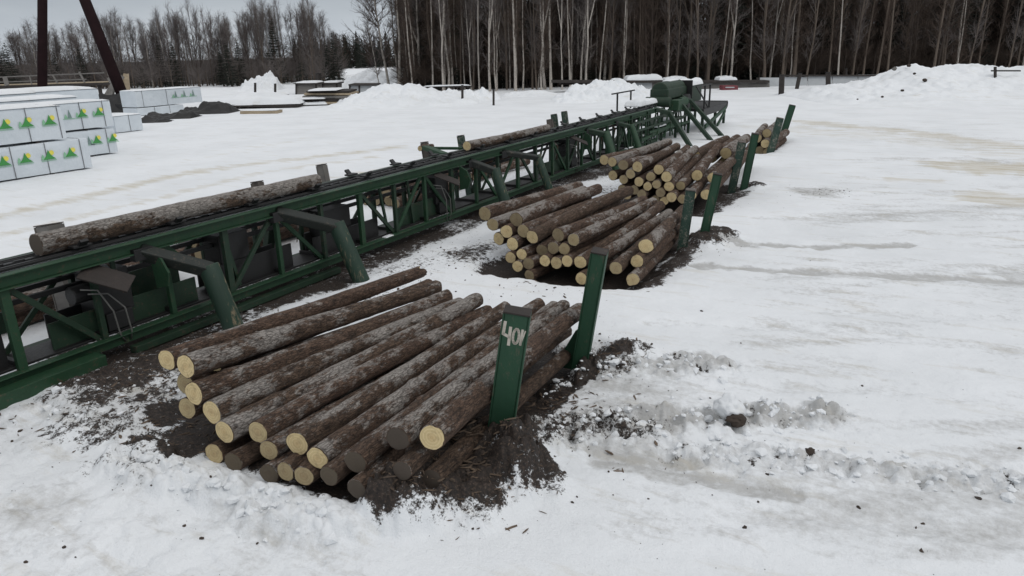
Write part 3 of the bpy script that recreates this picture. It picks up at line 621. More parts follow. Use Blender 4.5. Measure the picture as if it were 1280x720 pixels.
# ---------------------------------------------------------------- logs
def make_log(p0, p1, ra, rb, label, group, hi=True, white=.5, red=.5, dark=1.0, splinter=False, cat='log'):
    p0 = Vector(p0); p1 = Vector(p1); L = (p1 - p0).length; d = (p1 - p0) / L
    nr = 44 if hi else 14; ns = 26 if hi else 14
    seed = random.randrange(9999)
    u = np.linspace(0, 1, nr); th = np.linspace(0, 2 * math.pi, ns, endpoint=False)
    U, T = np.meshgrid(u, th, indexing='ij'); Yl = (U - .5) * L
    rad = ra + (rb - ra) * U
    cx, sz = np.cos(T), np.sin(T)
    bumps = fbm(cx * 1.5 + seed, Yl * 1.6 + sz * 1.5, 4, 3) * .22 + fbm(cx * 5 + seed, Yl * 5 + sz * 5, 3, 5) * .09
    for _ in range(7):                                     # knots
        ku, kt = random.random(), random.random() * 6.28
        dd = ((U - ku) * L / .09) ** 2 + (np.angle(np.exp(1j * (T - kt))) * ra / .05) ** 2
        bumps = bumps + .17 * np.exp(-dd)
    rad = rad * (1 + bumps)
    bend = random.uniform(-.055, .055); bz = random.uniform(-.025, .025)
    shear = random.uniform(.04, .24) * (1 if hi else .5)
    X = rad * cx + bend * (1 - (2 * U - 1) ** 2); Z = rad * sz + bz * (1 - (2 * U - 1) ** 2)
    Yl = Yl + shear * rad * cx * np.clip(1 - U * 12, 0, 1)
    if splinter:
        Yl = Yl + np.where(U > .985, (fbm(T * 2.0 + seed, T * 0, 3, 2) * .5 + .1), 0) * .7
    vs = np.stack([X, Yl, Z], -1).reshape(-1, 3)
    i = np.arange(nr - 1)[:, None] * ns; j = np.arange(ns)[None]; j2 = (j + 1) % ns
    q = np.stack([i + j, i + j2, i + ns + j2, i + ns + j], -1).reshape(-1, 4)
    if hi:                                                 # stubs of sawn-off branches
        av = [vs]; aq = [q]; n0 = len(vs)
        for _ in range(random.randint(3, 7)):
            yk = random.uniform(-.46, .46) * L; t_ = random.random() * 6.28; rr_ = ra + (rb - ra) * (yk / L + .5); sr = random.uniform(.010, .022); ln = random.uniform(.008, .035)
            nrm_ = np.array([math.cos(t_), random.uniform(.2, .6), math.sin(t_)]); tx = np.array([-math.sin(t_), 0, math.cos(t_)]); ty = np.array([0, 1.0, 0]); c0 = np.array([math.cos(t_) * rr_ * .93, yk, math.sin(t_) * rr_ * .93])
            a6 = np.arange(6) * math.pi / 3; rg = np.cos(a6)[:, None] * tx + np.sin(a6)[:, None] * ty
            av.append(np.vstack([c0 + rg * sr * 1.4, c0 + nrm_ * (rr_ * .07 + ln) + rg * sr, c0 + nrm_ * (rr_ * .07 + ln) + rg * .001]))
            for g_ in (0, 6): aq.append(np.array([[n0 + g_ + k, n0 + g_ + (k + 1) % 6, n0 + g_ + 6 + (k + 1) % 6, n0 + g_ + 6 + k] for k in range(6)]))
            n0 += 18
        o = np_mesh('log', np.vstack(av), np.vstack(aq), M['bark'])
    else: o = np_mesh('log', vs, q, M['bark'])
    o.rotation_mode = 'QUATERNION'; o.rotation_quaternion = Vector((0, 1, 0)).rotation_difference(d); o.location = (p0 + p1) / 2
    o.color = (white, red, dark, 1)
    tag(o, label, cat, group)
    for e, s in ((0, -1), (nr - 1, 1)):
        ring = vs[e * ns:(e + 1) * ns]; c = ring.mean(0)
        m_ = .93 * (ring - c) + c
        v2 = np.vstack([ring, m_ + [0, s * .006, 0], (ring - c) * .5 + c + [0, s * .008, 0], c + [0, s * .008, 0]]); fs = []
        for a, b in ((0, ns), (ns, 2 * ns)):
            for k in range(ns):
                f = [a + k, a + (k + 1) % ns, b + (k + 1) % ns, b + k]; fs.append(f if s > 0 else f[::-1])
        mb = MB(); mb.add(v2, fs[ns:] + [([2 * ns + k, 2 * ns + (k + 1) % ns, 3 * ns] if s > 0 else [2 * ns + (k + 1) % ns, 2 * ns + k, 3 * ns]) for k in range(ns)]); mb.f += fs[:ns]; mb.m += [1] * ns
        # cut face in its own space so its rings are centred on it
        mb.v = [(p[0] - c[0], p[1] - c[1], p[2] - c[2]) for p in mb.v]
        f = mb.build('cut_face', [M['cut'], M['bark']], o, smooth=False); f.location = tuple(c)
        f.color = (white, red, dark if s < 0 else min(dark, .75), 1)
    return o

FRONT = {
 'A': ('log at the left edge of the front pile, its far end splintered', .35, .7, 1), 'A2': ('thin log wedged behind the two leftmost logs of the front pile', .3, .6, .8),
 'B': ('log with pale flakes, second from left on top of the front pile', .75, .35, 1), 'C': ('smooth brown log, third from left on top of the front pile', .3, .55, 1),
 'D': ('mottled log with long whitish patches, fourth from left on the front pile', 1.15, .3, 1), 'E': ('greyish log, fifth from left on top of the front pile', .95, .35, 1),
 'F': ('reddish log with a dull cut end, sixth from left on the front pile', .45, .95, .72), 'H': ('dark log with bright cut end, seventh from left on the front pile', .6, .3, .95),
 'I': ('log with the lowest bright cut end in the middle of the front pile', .85, .45, 1), 'J': ('dark-ended log right of the lowest bright cut end, front pile', .6, .5, .05),
 'J2': ('log with blackened end, second from right on top of the front pile', .9, .3, .02), 'K': ('reddish log touching the green post numbered 40, rightmost on the front pile', .45, 1.0, 1),
 'a': ('log tucked below the third top log at the left of the front pile', .3, .5, .7), 'b': ('log tucked behind the fourth top log at the left of the front pile', .3, .5, .7),
 'c': ('lowest log with a yellow cut end at the left corner of the front pile', .3, .5, .75), 'd': ('dark ended log in the bottom row at the left of the front pile', .3, .4, .1),
 'e': ('dark sunken log at the bottom of the front pile beneath the reddish log', .3, .4, .08), 'G': ('log with a dull brown end just under the reddish middle log', .4, .4, .55),
 'f': ('left one of two brown cut ends side by side under the front pile', .3, .4, .5), 'g': ('right one of two brown cut ends side by side under the front pile', .3, .4, .5),
 'h': ('dark log end at the bottom beneath the lowest bright cut end', .3, .4, .08), 'i': ('dark log end at the bottom of the front pile, nearest the viewer', .3, .4, .03),
 'L': ('muddy black log end against the soil heap at the bottom right', .3, .3, .02), 'm': ('muddy log half buried in the soil below the numbered post', .3, .3, .02), 'k': ('log hidden below the two leftmost top logs of the front pile', .3, .5, .6)}
for nm, *c in LOGS['front']:
    lab, w, rd, dk = FRONT[nm]
    r_ = c[6]; make_log(c[0:3], c[3:6], r_ * 1.05, r_ * .88, lab, 'logs of the front pile', True, w, rd, dk, nm == 'A')

PX = lambda p: (lambda q: (640 + F * (q @ rt) / (q @ fw), 360 + F * (q @ dn) / (q @ fw)))(np.array(p) - CAM)
def place_pile(key, title, group, hi, rows=('top', 'upper', 'middle', 'low', 'bottom'), zb=None):
    L = [l[1:] for l in LOGS[key]]
    v = np.array([l[2] for l in L]); edges = np.quantile(v, np.linspace(0, 1, len(rows) + 1))[::-1]
    used = {}
    idx = {}
    for k, l in enumerate(L):
        r_ = min(int(np.sum(edges[1:-1] > l[2])), len(rows) - 1); idx.setdefault(r_, []).append((PX(l[:3])[0], k))
    name = {}
    for r_, lst in idx.items():
        for n, (_, k) in enumerate(sorted(lst)): name[k] = '%s log from the left in the %s row of the %s' % (ORD[n], rows[r_], title)
    for k, l in enumerate(L):
        top = l[2] > np.median(v); r_ = l[6]
        make_log(l[:3], l[3:6], r_ * 1.04, r_ * .88, name[k], group, hi, random.uniform(-.3, 1.0) if top else .1, random.uniform(.3, .95), random.choice([1, .95, .85, .7, .5, .3]) if l[1] < 24 else random.uniform(.4, .9))
place_pile('second', 'second pile', 'logs of the second pile', True)
place_pile('third', 'third pile', 'logs of the third pile', False, ('top', 'upper', 'middle', 'low', 'bottom'))
place_pile('fourth', 'farthest small pile', 'logs of the farthest pile', False, ('upper', 'lower'))
nb = {}
for bx, x0, y0, z0, x1, y1, z1, r_ in FARLOGS:
    key = round(y0 / 5.5); nb[key] = nb.get(key, 0) + 1
    nmb = ['first', 'second', 'third', 'fourth'][[1, 2, 3, 4].index(min(4, max(1, key)))]
    make_log((x0, y0, z0), (x1, y1, z1), r_, r_ * .93, 'bark covered log lying on the far side of the conveyor, seen through its frame', 'logs beyond the conveyor', False, .5, .6, .35)
for nm, x0, y0, z0, x1, y1, z1, ra, rb in BELT:
    make_log((x0, y0, z0), (x1, y1, z1), ra, rb, 'thick mottled log with pale bark riding on the near part of the conveyor' if nm == 'birch' else 'shorter log riding on the conveyor above the second pile', 'logs riding on the conveyor', True, 1.5 if nm == 'birch' else 1.2, .2, .03 if nm == 'birch' else .9)

# ---------------------------------------------------------------- stakes
def stake(base, top, w, d, label, mat, group, name='stake_post', sink=.25, cap=True, cat='post', turn=14):
    root = empty(name, (base[0], base[1], base[2]), label, cat, group)
    a = Vector((0, 0, -sink)); t = Vector(top) - Vector(base)
    a = a + Vector((t.x, t.y, 0)) * (-sink / max(t.z, .1))
    b = MB()
    # box post whose outer flanges stand a little proud
    sv = (math.cos(R(turn)), math.sin(R(turn)), 0)
    b.beam(a, t, w, d, sv); o = b.build('post', mat, root, bevel=.012)
    s = Vector(sv); n = t.normalized(); s = (s - n * s.dot(n)).normalized(); u = n.cross(s)
    fl = MB()
    for sg in (-1, 1): fl.beam(a + s * (sg * (w / 2 + .008)), t + s * (sg * (w / 2 + .008)) - n * .01, .016, d + .03, s)
    fl.build('flange', mat, root, bevel=.004)
    if cap:
        c = MB(); c.beam(t + n * .001, t + n * .022, w + .03, d + .03, s); c.build('top_plate', M['old_wood'] if cap == 'w' else M['rust'], root, bevel=.004)
    return root, s, u, n, t
ST = 'green stakes along the log piles'
S1 = stake((-3.88, 6.58, .15), (-3.585, 6.58, 1.86), .27, .17, 'nearest green post, painted with the number 40 at its top', M['stake'], ST, turn=21)
S2 = stake((-4.06, 9.42, .0), (-3.77, 9.42, 1.80), .20, .24, 'tall plain green post at the far end of the front pile', M['stake'], ST)
b = MB(); b.add([(-.42, -.06, -.1), (-.02, -.06, -.1), (.03, -.06, .55), (-.06, -.06, .55), (-.42, .06, -.1), (-.02, .06, -.1), (.03, .06, .55), (-.06, .06, .55)], [(0, 1, 2, 3), (7, 6, 5, 4), (0, 4, 5, 1), (1, 5, 6, 2), (2, 6, 7, 3), (3, 7, 4, 0)]); b.build('foot_gusset', M['stake'], S2[0], bevel=.01)
stake((-4.52, 16.5, 0), (-4.40, 16.55, 1.40), .20, .24, 'weathered green post with a flaking top beside the second pile', M['stake_old'], ST, cap='w')
stake((-4.30, 17.55, 0), (-4.05, 17.6, 1.62), .18, .22, 'green post just behind the flaking one beside the second pile', M['stake'], ST)
stake((-5.12, 24.4, 0), (-4.90, 24.4, 1.55), .22, .26, 'peeling green post with whitish top at the third pile', M['stake_old'], ST, cap='w')
stake((-4.85, 25.0, 0), (-4.62, 25.0, 1.75), .20, .24, 'dark green post right of the peeling one at the third pile', M['stake'], ST)
stake((-5.53, 33.7, 0), (-5.25, 33.75, 1.45), .26, .28, 'pale green post at the farthest small pile, grey at its top', M['stake_old'], ST, cap='w')
stake((-5.85, 38.6, 0), (-5.5, 38.7, 1.62), .26, .28, 'farthest green post, leaning right behind the farthest small pile', M['stake'], ST)

# the number painted on the nearest post: strokes of chalky paint on the face towards the viewer
root, s, u, n, t = S1
face = -u if (-u).y < 0 else u
fx = s if s.x > 0 else -s
def stroke(mb, pts, w=.034):
    pts = [(a * 1.28, .02 + b * 1.45) for a, b in pts]
    off = t - n * .04 + face * (.17 / 2 + .002)
    P = [off + fx * a - n * b for a, b in pts]
    for p, q in zip(P[:-1], P[1:]):
        d = (q - p).normalized(); sd = d.cross(face).normalized()
        mb.beam(p - d * w * .3, q + d * w * .3, w, .003, sd)
nb_ = MB()
stroke(nb_, [(-.088, .03), (-.092, .13), (-.035, .15)]); stroke(nb_, [(-.036, .07), (-.034, .215)])
stroke(nb_, [(.02 + .026 * math.cos(a), .135 - .062 * math.sin(a)) for a in np.linspace(0, 2 * math.pi, 15)], .028)
stroke(nb_, [(.070, .075), (.066, .20)], .026); stroke(nb_, [(.066, .20), (.094, .08)], .016)
nb_.build('painted_number', M['chalk'], root)

FS = 'posts on the far side of the conveyor'
for i, (X, Y, zt, lab, w) in enumerate([(-12.9, 6.95, 1.90, 'grey post end above the left end of the thick log', .28), (-13.0, 11.72, 1.85, 'stubby wooden post behind the right half of the thick log', .17), (-13.0, 13.85, 1.93, 'tall grey post just right of the thick log', .17),
                                  (-13.0, 18.35, 1.96, 'grey post with a short log stub on the bracket beyond the conveyor', .16), (-13.0, 20.4, 1.93, 'post at the left end of the shorter log', .17), (-13.0, 27.1, 1.83, 'post at the right end of the shorter log, half hidden', .2),
                                  (-13.0, 27.5, 2.0, 'left one of two posts standing close together beyond the conveyor', .2), (-13.0, 28.5, 2.03, 'right one of two posts standing close together beyond the conveyor', .2)]):
    stake((X + .25, Y - .1, 0), (X - .08, Y, zt), w, w + .03, lab, M['old_wood'] if i in (1, 3, 5) else M['stake_old'] if i in (4, 6, 7) else M['board_grey'], FS, cap='w')
r_ = make_log((-12.86, 17.8, 1.85), (-12.9, 18.5, 1.84), .075, .07, 'short log stub jammed against a post beyond the conveyor', None, False, .6, .4, .8)

# ---------------------------------------------------------------- the conveyor
CV = empty('log_conveyor', (-11.6, 0, 0), 'long green steel log conveyor from the left edge to its raised drive end', 'conveyor')
def L_(p): return (p[0] + 11.6, p[1], p[2])
def part(name, mat, fn, parent=CV, bevel=.008, smooth=False, label=None):
    mb = MB(); fn(mb); mb.v = [(p[0] + 11.6, p[1], p[2]) for p in mb.v]
    if parent is not CV and parent is not None: pass
    o = mb.build(name, mat, parent, smooth, bevel)
    if label: o['label'] = label
    return o
Y0, Y1 = -3.0, 34.5
XN, XF = -11.0, -11.76
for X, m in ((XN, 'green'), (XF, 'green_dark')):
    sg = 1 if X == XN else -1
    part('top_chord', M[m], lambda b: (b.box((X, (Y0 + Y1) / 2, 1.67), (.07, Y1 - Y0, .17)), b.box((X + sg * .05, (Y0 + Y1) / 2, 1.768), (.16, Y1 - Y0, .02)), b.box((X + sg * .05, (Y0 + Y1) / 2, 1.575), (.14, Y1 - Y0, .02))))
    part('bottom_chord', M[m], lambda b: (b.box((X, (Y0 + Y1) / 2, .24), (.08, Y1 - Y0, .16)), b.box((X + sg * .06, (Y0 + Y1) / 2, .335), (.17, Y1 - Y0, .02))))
part('sill_beam', M['green'], lambda b: b.box((-10.78, 1.55, .12), (.28, 9.1, .22)), label='bright green beam at the foot of the near end')
part('sill_beam', M['green_dark'], lambda b: b.box((-10.88, 9.2, .04), (.16, 5, .12)))
# posts and braces of both faces
k = 0; y = Y0 + .4
while y < Y1:
    big = k % 3 == 0
    part('frame_post', M['green'] if k % 2 == 0 else M['green_dark'], lambda b: b.box((XN - .01, y, .94), (.09, .13 if big else .09, 1.26)))
    part('frame_post', M['green_dark'], lambda b: b.box((XF + .01, y + .1, .94), (.09, .1, 1.26)))
    y2 = y + 1.28
    if k % 4 != 3:
        lo, hi = (y, y2) if k % 2 else (y2, y)
        part('brace', M['green'] if k % 3 else M['green_dark'], lambda b: b.beam((XN - .055, lo + (.07 if lo == y else -.07), .36), (XN - .055, hi + (.07 if hi == y else -.07), 1.55), .06, .09, (1, 0, 0)))
    if k % 3 != 1: part('brace', M['green_dark'], lambda b: b.beam((XF + .06, y + .1, .36), (XF + .06, y2 + .05, 1.52), .05, .08, (1, 0, 0)))
    for zz in (1.55, .4): part('cross_member', M['black'], lambda b: b.box((-11.38, y, zz), (.72, .08, .1)))
    y = y2; k += 1
# trough plates in the lower half, some missing so that the snow shows through
y = Y0
for k in range(13):
    ln = 2.3 if k % 3 else 2.75
    if y < 12 or k % 3 == 0: part('trough_plate', M['black'] if k % 3 else M['green_dark'], lambda b: b.beam((-11.2, y + .1, .58), (-11.2, y + ln, .58), .03, .45 if k % 2 else .55, (1, 0, 0)), bevel=.004)
    if y < 12: part('trough_plate', M['black'], lambda b: b.beam((-11.64, y + .3, .62), (-11.64, y + ln - .1, .62), .03, .40, (1, 0, 0)), bevel=.004)
    y += 2.85
part('return_tray', M['black'], lambda b: b.box((-11.38, 15.5, .36), (.62, 37, .04)))
part('inner_rail', M['black'], lambda b: (b.box((-11.4, 15.5, 1.22), (.07, 37, .08)), b.box((-11.66, 15.5, 1.30), (.07, 37, .08))))
part('track_rail', M['black'], lambda b: (b.box((-11.17, 15.7, 1.79), (.10, 37.4, .04)), b.box((-11.17, 15.7, 1.805), (.05, 37.4, .04))))
part('track_rail', M['black'], lambda b: (b.box((-11.58, 15.7, 1.79), (.10, 37.4, .04)), b.box((-11.58, 15.7, 1.805), (.05, 37.4, .04))))
part('snow_strip', M['snow'], lambda b: b.box((-11.375, 15.7, 1.735), (.28, 37.4, .03)))
def chain(b):
    yy = Y0
    while yy < Y1 + 1:
        b.box((-11.375, yy, 1.79), (.10, .16, .05)); b.box((-11.375, yy + .15, 1.79), (.05, .16, .07)); yy += .30
part('drive_chain', M['black'], chain, bevel=0)
def carrier(b, y):
    b.box((-11.375, y, 1.80), (.52, .10, .04)); b.beam((-11.13, y, 1.85), (-11.01, y, 1.97), .13, .05, (0, 1, 0)); b.beam((-11.62, y, 1.85), (-11.74, y, 1.97), .13, .05, (0, 1, 0))
    b.box((-11.15, y, 1.87), (.16, .3, .04)); b.box((-11.6, y, 1.87), (.16, .3, .04))
y = 1.2
while y < 35:
    part('chain_carrier', M['black'], lambda b: carrier(b, y)); y += 1.72
# discharge arms: a thick arm leaves the top chord, bends at an elbow and runs down to the ground
ARMS = [((-11.0, 7.2, 1.58), (-10.42, 8.05, 1.08), (-10.02, 8.1, -.15), .36), ((-11.0, 10.2, 1.62), (-10.42, 11.3, 1.12), (-9.9, 11.4, -.2), .36),
        ((-11.0, 17.5, 1.6), (-10.45, 18.05, 1.24), (-9.95, 18.0, -.1), .32), ((-11.0, 19.4, 1.62), (-10.45, 20.75, 1.28), (-9.9, 20.8, -.1), .26),
        ((-11.0, 25.9, 1.6), (-10.45, 26.6, 1.36), (-9.75, 26.2, -.1), .32), ((-11.0, 29.0, 1.58), (-10.45, 29.5, 1.36), (-9.75, 29.2, -.1), .26)]
for i, (s_, e_, b_, w) in enumerate(ARMS):
    o = part('discharge_arm', M['arm'] if i < 4 else M['green_dark'], lambda b: b.beam(s_, (e_[0] + .04, e_[1] + .03, e_[2]), w * .62, w * .62, (0, 1, 0)), bevel=.03)
    l = part('arm_leg', M['leg_worn'] if i < 4 else M['green'], lambda b: b.tube([(e_[0] - .03, e_[1], e_[2] + .10), b_], w * .5, 16), o, bevel=.02, smooth=True)
    part('hinge_bracket', M['black'], lambda b: b.box((s_[0] + .06, s_[1], 1.55), (.14, .34, .2)), o)
for y in (8.3, 11.3, 17.9, 20.4, 26.5, 29.2):
    o = part('discharge_arm', M['green_dark'], lambda b: b.beam((-11.8, y - .5, 1.55), (-12.3, y, 1.15), .2, .18, (0, 1, 0)), bevel=.02)
    part('arm_leg', M['green_dark'], lambda b: b.beam((-12.29, y, 1.2), (-12.7, y, -.1), .22, .16, (0, 1, 0)), o, bevel=.02)
part('side_bracket', M['green'], lambda b: (b.beam((-11.85, 17.6, 1.74), (-12.75, 17.9, 1.88), .24, .12, (0, 1, 0)), b.beam((-11.85, 18.9, 1.76), (-12.8, 18.2, 1.82), .1, .08, (0, 1, 0))), bevel=.015)
# kicker drives with their brown guard plates and hoses
for y in (6.35, 15.9, 24.6):
    mb_ = part('motor_box', M['black'], lambda b: (b.box((-11.32, y + .35, 1.02), (.46, .62, .72)), b.box((-11.2, y + .35, .55), (.32, .46, .3)), b.tube([(-11.25, y + .05, 1.1), (-11.25, y - .25, 1.1)], .15, 14)), bevel=.015)
    part('guard_plate', M['rust'], lambda b: b.beam((-10.98, y - .15, 1.54), (-10.5, y + .3, 1.24), .42 if y < 10 else .3, .03, (0, 1, 0)), bevel=.006)
    part('fin_plate', M['green'], lambda b: b.add([(-10.9, y + .95, 1.58), (-10.7, y + 1.0, 1.45), (-10.62, y + 1.04, 1.2), (-10.72, y + 1.06, .95), (-10.95, y + 1.02, .9),
                                               (-10.9, y + .99, 1.58), (-10.7, y + 1.04, 1.45), (-10.62, y + 1.08, 1.2), (-10.72, y + 1.10, .95), (-10.95, y + 1.06, .9)],
                                              [(0, 1, 2, 3, 4), (9, 8, 7, 6, 5), (0, 5, 6, 1), (1, 6, 7, 2), (2, 7, 8, 3), (3, 8, 9, 4), (4, 9, 5, 0)]), bevel=0)
    for q in (0, .1):
        part('hose', M['hose'], lambda b: b.tube([(-10.95, y - .25 + q, 1.25 - q), (-10.84, y - .05 + q * 1.5, 1.2 - q), (-10.82, y + .12 + q * 2, .8), (-10.86, y + .18 + q * 2, .38), (-10.95, y + .3 + q, .2)], .013, 7), smooth=True, bevel=0)
part('motor_box', M['black'], lambda b: b.box((-11.45, 12.2, 1.0), (.45, .9, .6)), bevel=.015)
part('motor_box', M['black'], lambda b: b.box((-11.45, 9.3, 1.05), (.45, .7, .7)), bevel=.015)
# bark and slush hanging on the frame, and secondary framing that makes the inside dense
for k in range(26):
    y = Y0 + 1 + k * 1.42 + random.uniform(-.3, .3)
    if random.random() < .35 and y < 14: part('inner_panel', M['green_dark'], lambda b: b.box((-11.6 + random.uniform(-.05, .1), y, random.uniform(.85, 1.15)), (.04, random.uniform(.4, 1.1), random.uniform(.3, .6))), bevel=.004)
    if random.random() < .5: part('stiffener', M['green_dark'], lambda b: b.beam((-11.12, y, .35), (-11.12 + random.uniform(-.1, .05), y + random.uniform(-.5, .5), 1.55), .05, .07, (1, 0, 0)))
    if random.random() < .75: part('bark_strip', M['bark'], lambda b: b.tube([(-11.1 + random.uniform(-.3, .1), y, 1.55), (-11.05, y + .05, 1.3), (-11.1, y + random.uniform(-.1, .15), random.uniform(.8, 1.15))], [.02, .03, .008], 5), bevel=0)
SNOWPADS = []
for y, z, l in ((13.6, .36, .3), (30.6, .37, .8)):
    SNOWPADS.append((y, z, l))
# drive end
D = part('drive_housing', M['green_dark'], lambda b: (b.box((-11.5, 38.0, 2.25), (.94, 3.3, .5)), b.tube([(-11.5, 36.42, 2.40), (-11.5, 39.58, 2.40)], .43, 24)), bevel=.05)
part('end_plate', M['black'], lambda b: b.box((-11.4, 39.72, 2.3), (1.3, .06, .95)), D)
part('snow_cap', M['snow'], lambda b: b.box((-11.55, 38.4, 2.83), (.40, 1.6, .07)), D, bevel=.04)
part('drive_drum', M['green_dark'], lambda b: b.tube([(-12.1, 36.2, 1.9), (-10.85, 36.2, 1.9)], .24, 20), bevel=.01)
part('drive_drum', M['black'], lambda b: b.tube([(-12.25, 39.2, 1.75), (-10.75, 39.2, 1.75)], .36, 20), bevel=.01)
part('gear_box', M['green'], lambda b: (b.box((-10.75, 36.9, 1.72), (.5, 1.0, .5)), b.tube([(-10.8, 37.6, 1.78), (-10.8, 38.5, 1.78)], .24, 16)), bevel=.03)
for s_, e_, b_ in (((-11.0, 34.2, 1.72), (-10.5, 34.9, 1.5), (-9.25, 34.6, -.12)), ((-11.0, 36.8, 1.85), (-10.5, 37.2, 1.62), (-8.95, 37.3, -.12)), ((-11.0, 38.6, 2.0), (-10.6, 38.9, 1.75), (-8.9, 39.4, -.12)), ((-12.3, 36.5, 1.7), (-12.8, 36.6, 1.4), (-13.8, 36.6, -.1)), ((-12.3, 39.0, 1.7), (-12.8, 39.1, 1.4), (-13.8, 39.1, -.1))):
    o = part('drive_leg', M['green_dark'], lambda b: (b.beam(s_, e_, .24, .18, (0, 1, 0)), b.beam((e_[0] - .05, e_[1], e_[2] + .07), b_, .28, .18, (0, 1, 0))), bevel=.02)
for y in (30.8, 33.0, 35.2, 37.6, 40.0):
    for X in (-10.95, -12.35):
        part('frame_post', M['green_dark'], lambda b: b.box((X, y, .8), (.12, .12, 1.8)))
part('brace', M['green'], lambda b: (b.beam((-10.9, 31, .45), (-10.9, 37.2, .75), .1, .14, (1, 0, 0)), b.beam((-10.9, 35.3, .3), (-10.9, 37.5, 1.6), .08, .1, (1, 0, 0)), b.beam((-10.88, 33.1, .75), (-10.88, 39.8, .62), .1, .12, (1, 0, 0))))
part('snow_strip', M['snow'], lambda b: (b.box((-11.4, 33.6, .62), (.7, 1.6, .08)), b.box((-11.4, 37.4, .95), (.6, 1.4, .08)), b.box((-11.0, 35.0, .87), (.3, 1.4, .06))), bevel=.03)
part('cable_tray', M['green_dark'], lambda b: (b.box((-11.6, 35.5, .5), (1.2, 9, .12)), b.box((-11.6, 37.4, .86), (1.1, 4.6, .1))))
PL = part('platform', M['black'], lambda b: (b.box((-11.2, 43.0, 1.18), (2.0, 5.6, .14)), b.box((-10.3, 43.0, 1.0), (.16, 5.6, .3)), b.tube([(-12.1, 45.7, 1.12), (-10.2, 45.7, 1.12)], .2, 14)), bevel=.02)
for X in (-10.35, -12.1):
    for y in (40.6, 43.4, 45.6): part('platform_leg', M['green_dark'], lambda b: b.box((X, y, .42), (.14, .14, 1.2)), PL)
part('platform_brace', M['green'], lambda b: (b.beam((-10.24, 40.8, .25), (-10.24, 45.5, .95), .1, .2, (1, 0, 0)), b.beam((-10.24, 43.6, .05), (-10.24, 45.4, .75), .1, .16, (1, 0, 0))), PL)
for y in (40.6, 41.7): part('rail_post', M['black'], lambda b: b.box((-10.3, y, 1.85), (.08, .1, 1.3)), PL)
part('handrail', M['black'], lambda b: (b.box((-10.3, 40.3, 2.48), (.07, 3.0, .06)), b.beam((-10.3, 38.9, 2.48), (-10.3, 41.4, 1.3), .06, .08, (1, 0, 0))), PL)
part('handrail', M['black'], lambda b: b.box((-12.2, 33.2, 2.55), (.06, 3, .06)), PL)
for y in (32.4, 34.2): part('rail_post', M['black'], lambda b: b.box((-12.2, y, 2.15), (.07, .07, .8)), PL)
for k in range(14):
    y = 30.4 + k * .72; part('brace', M['green'] if k % 2 else M['green_dark'], lambda b: b.beam((-10.88 + .04 * (k % 3), y, .25), (-10.9, y + random.uniform(-.8, .9), 1.55), .06, .09, (1, 0, 0)))
for z in (1.0, 1.35): part('side_rail', M['green_dark'], lambda b: b.box((-10.84, 35.2, z), (.06, 9.0, .10)))
cb = part('control_box', M['green_dark'], lambda b: b.box((-11.6, 41.6, 2.0), (1.1, 2.4, .9)), PL, bevel=.02)
def snow_pad(name, c, s, parent=None, seed=1, label=None, cat=None, root=None):
    """a rounded, uneven slab of lying snow"""
    nx, ny = 26, 26; u = np.linspace(-1, 1, nx); U, V = np.meshgrid(u, u, indexing='ij')
    e = np.clip(1 - np.maximum(np.abs(U), np.abs(V)) ** 6, 0, 1) ** .5
    Z = e * (.72 + .5 * fbm(U * 1.7 + seed, V * 1.7, 4, seed)) * s[2]
    X = c[0] + U * s[0] / 2 * (1 + .05 * fbm(V * 3 + seed, V * 0 + seed, 3, 2)); Y = c[1] + V * s[1] / 2 * (1 + .05 * fbm(U * 3 + seed, U * 0, 3, 4))
    vs = np.stack([X, Y, c[2] + Z], -1).reshape(-1, 3); n = nx * ny
    i = np.arange(nx - 1)[:, None] * ny; j = np.arange(ny - 1)[None]
    q = np.stack([i + j, i + ny + j, i + ny + j + 1, i + j + 1], -1).reshape(-1, 4)
    low = vs.copy(); low[:, 2] = c[2] - .02
    vs = np.vstack([vs, low]); q = np.vstack([q, q[:, ::-1] + n])
    o = np_mesh(name, vs, q, M['snow'], parent)
    if label: tag(o, label, cat)
    return o
snow_pad('snow_cap', (0.0, 41.6, 2.45), (1.2, 2.6, .42), PL, 3)
for k, (y, z, l) in enumerate(SNOWPADS): snow_pad('snow_cap', (.66 if z < 1 else .62, y, z - .02), (.14, l, .045), CV, 7 + k)
snow_pad('snow_cap', (-.2, 34.6, 1.9), (.8, 2.6, .35), CV, 5)

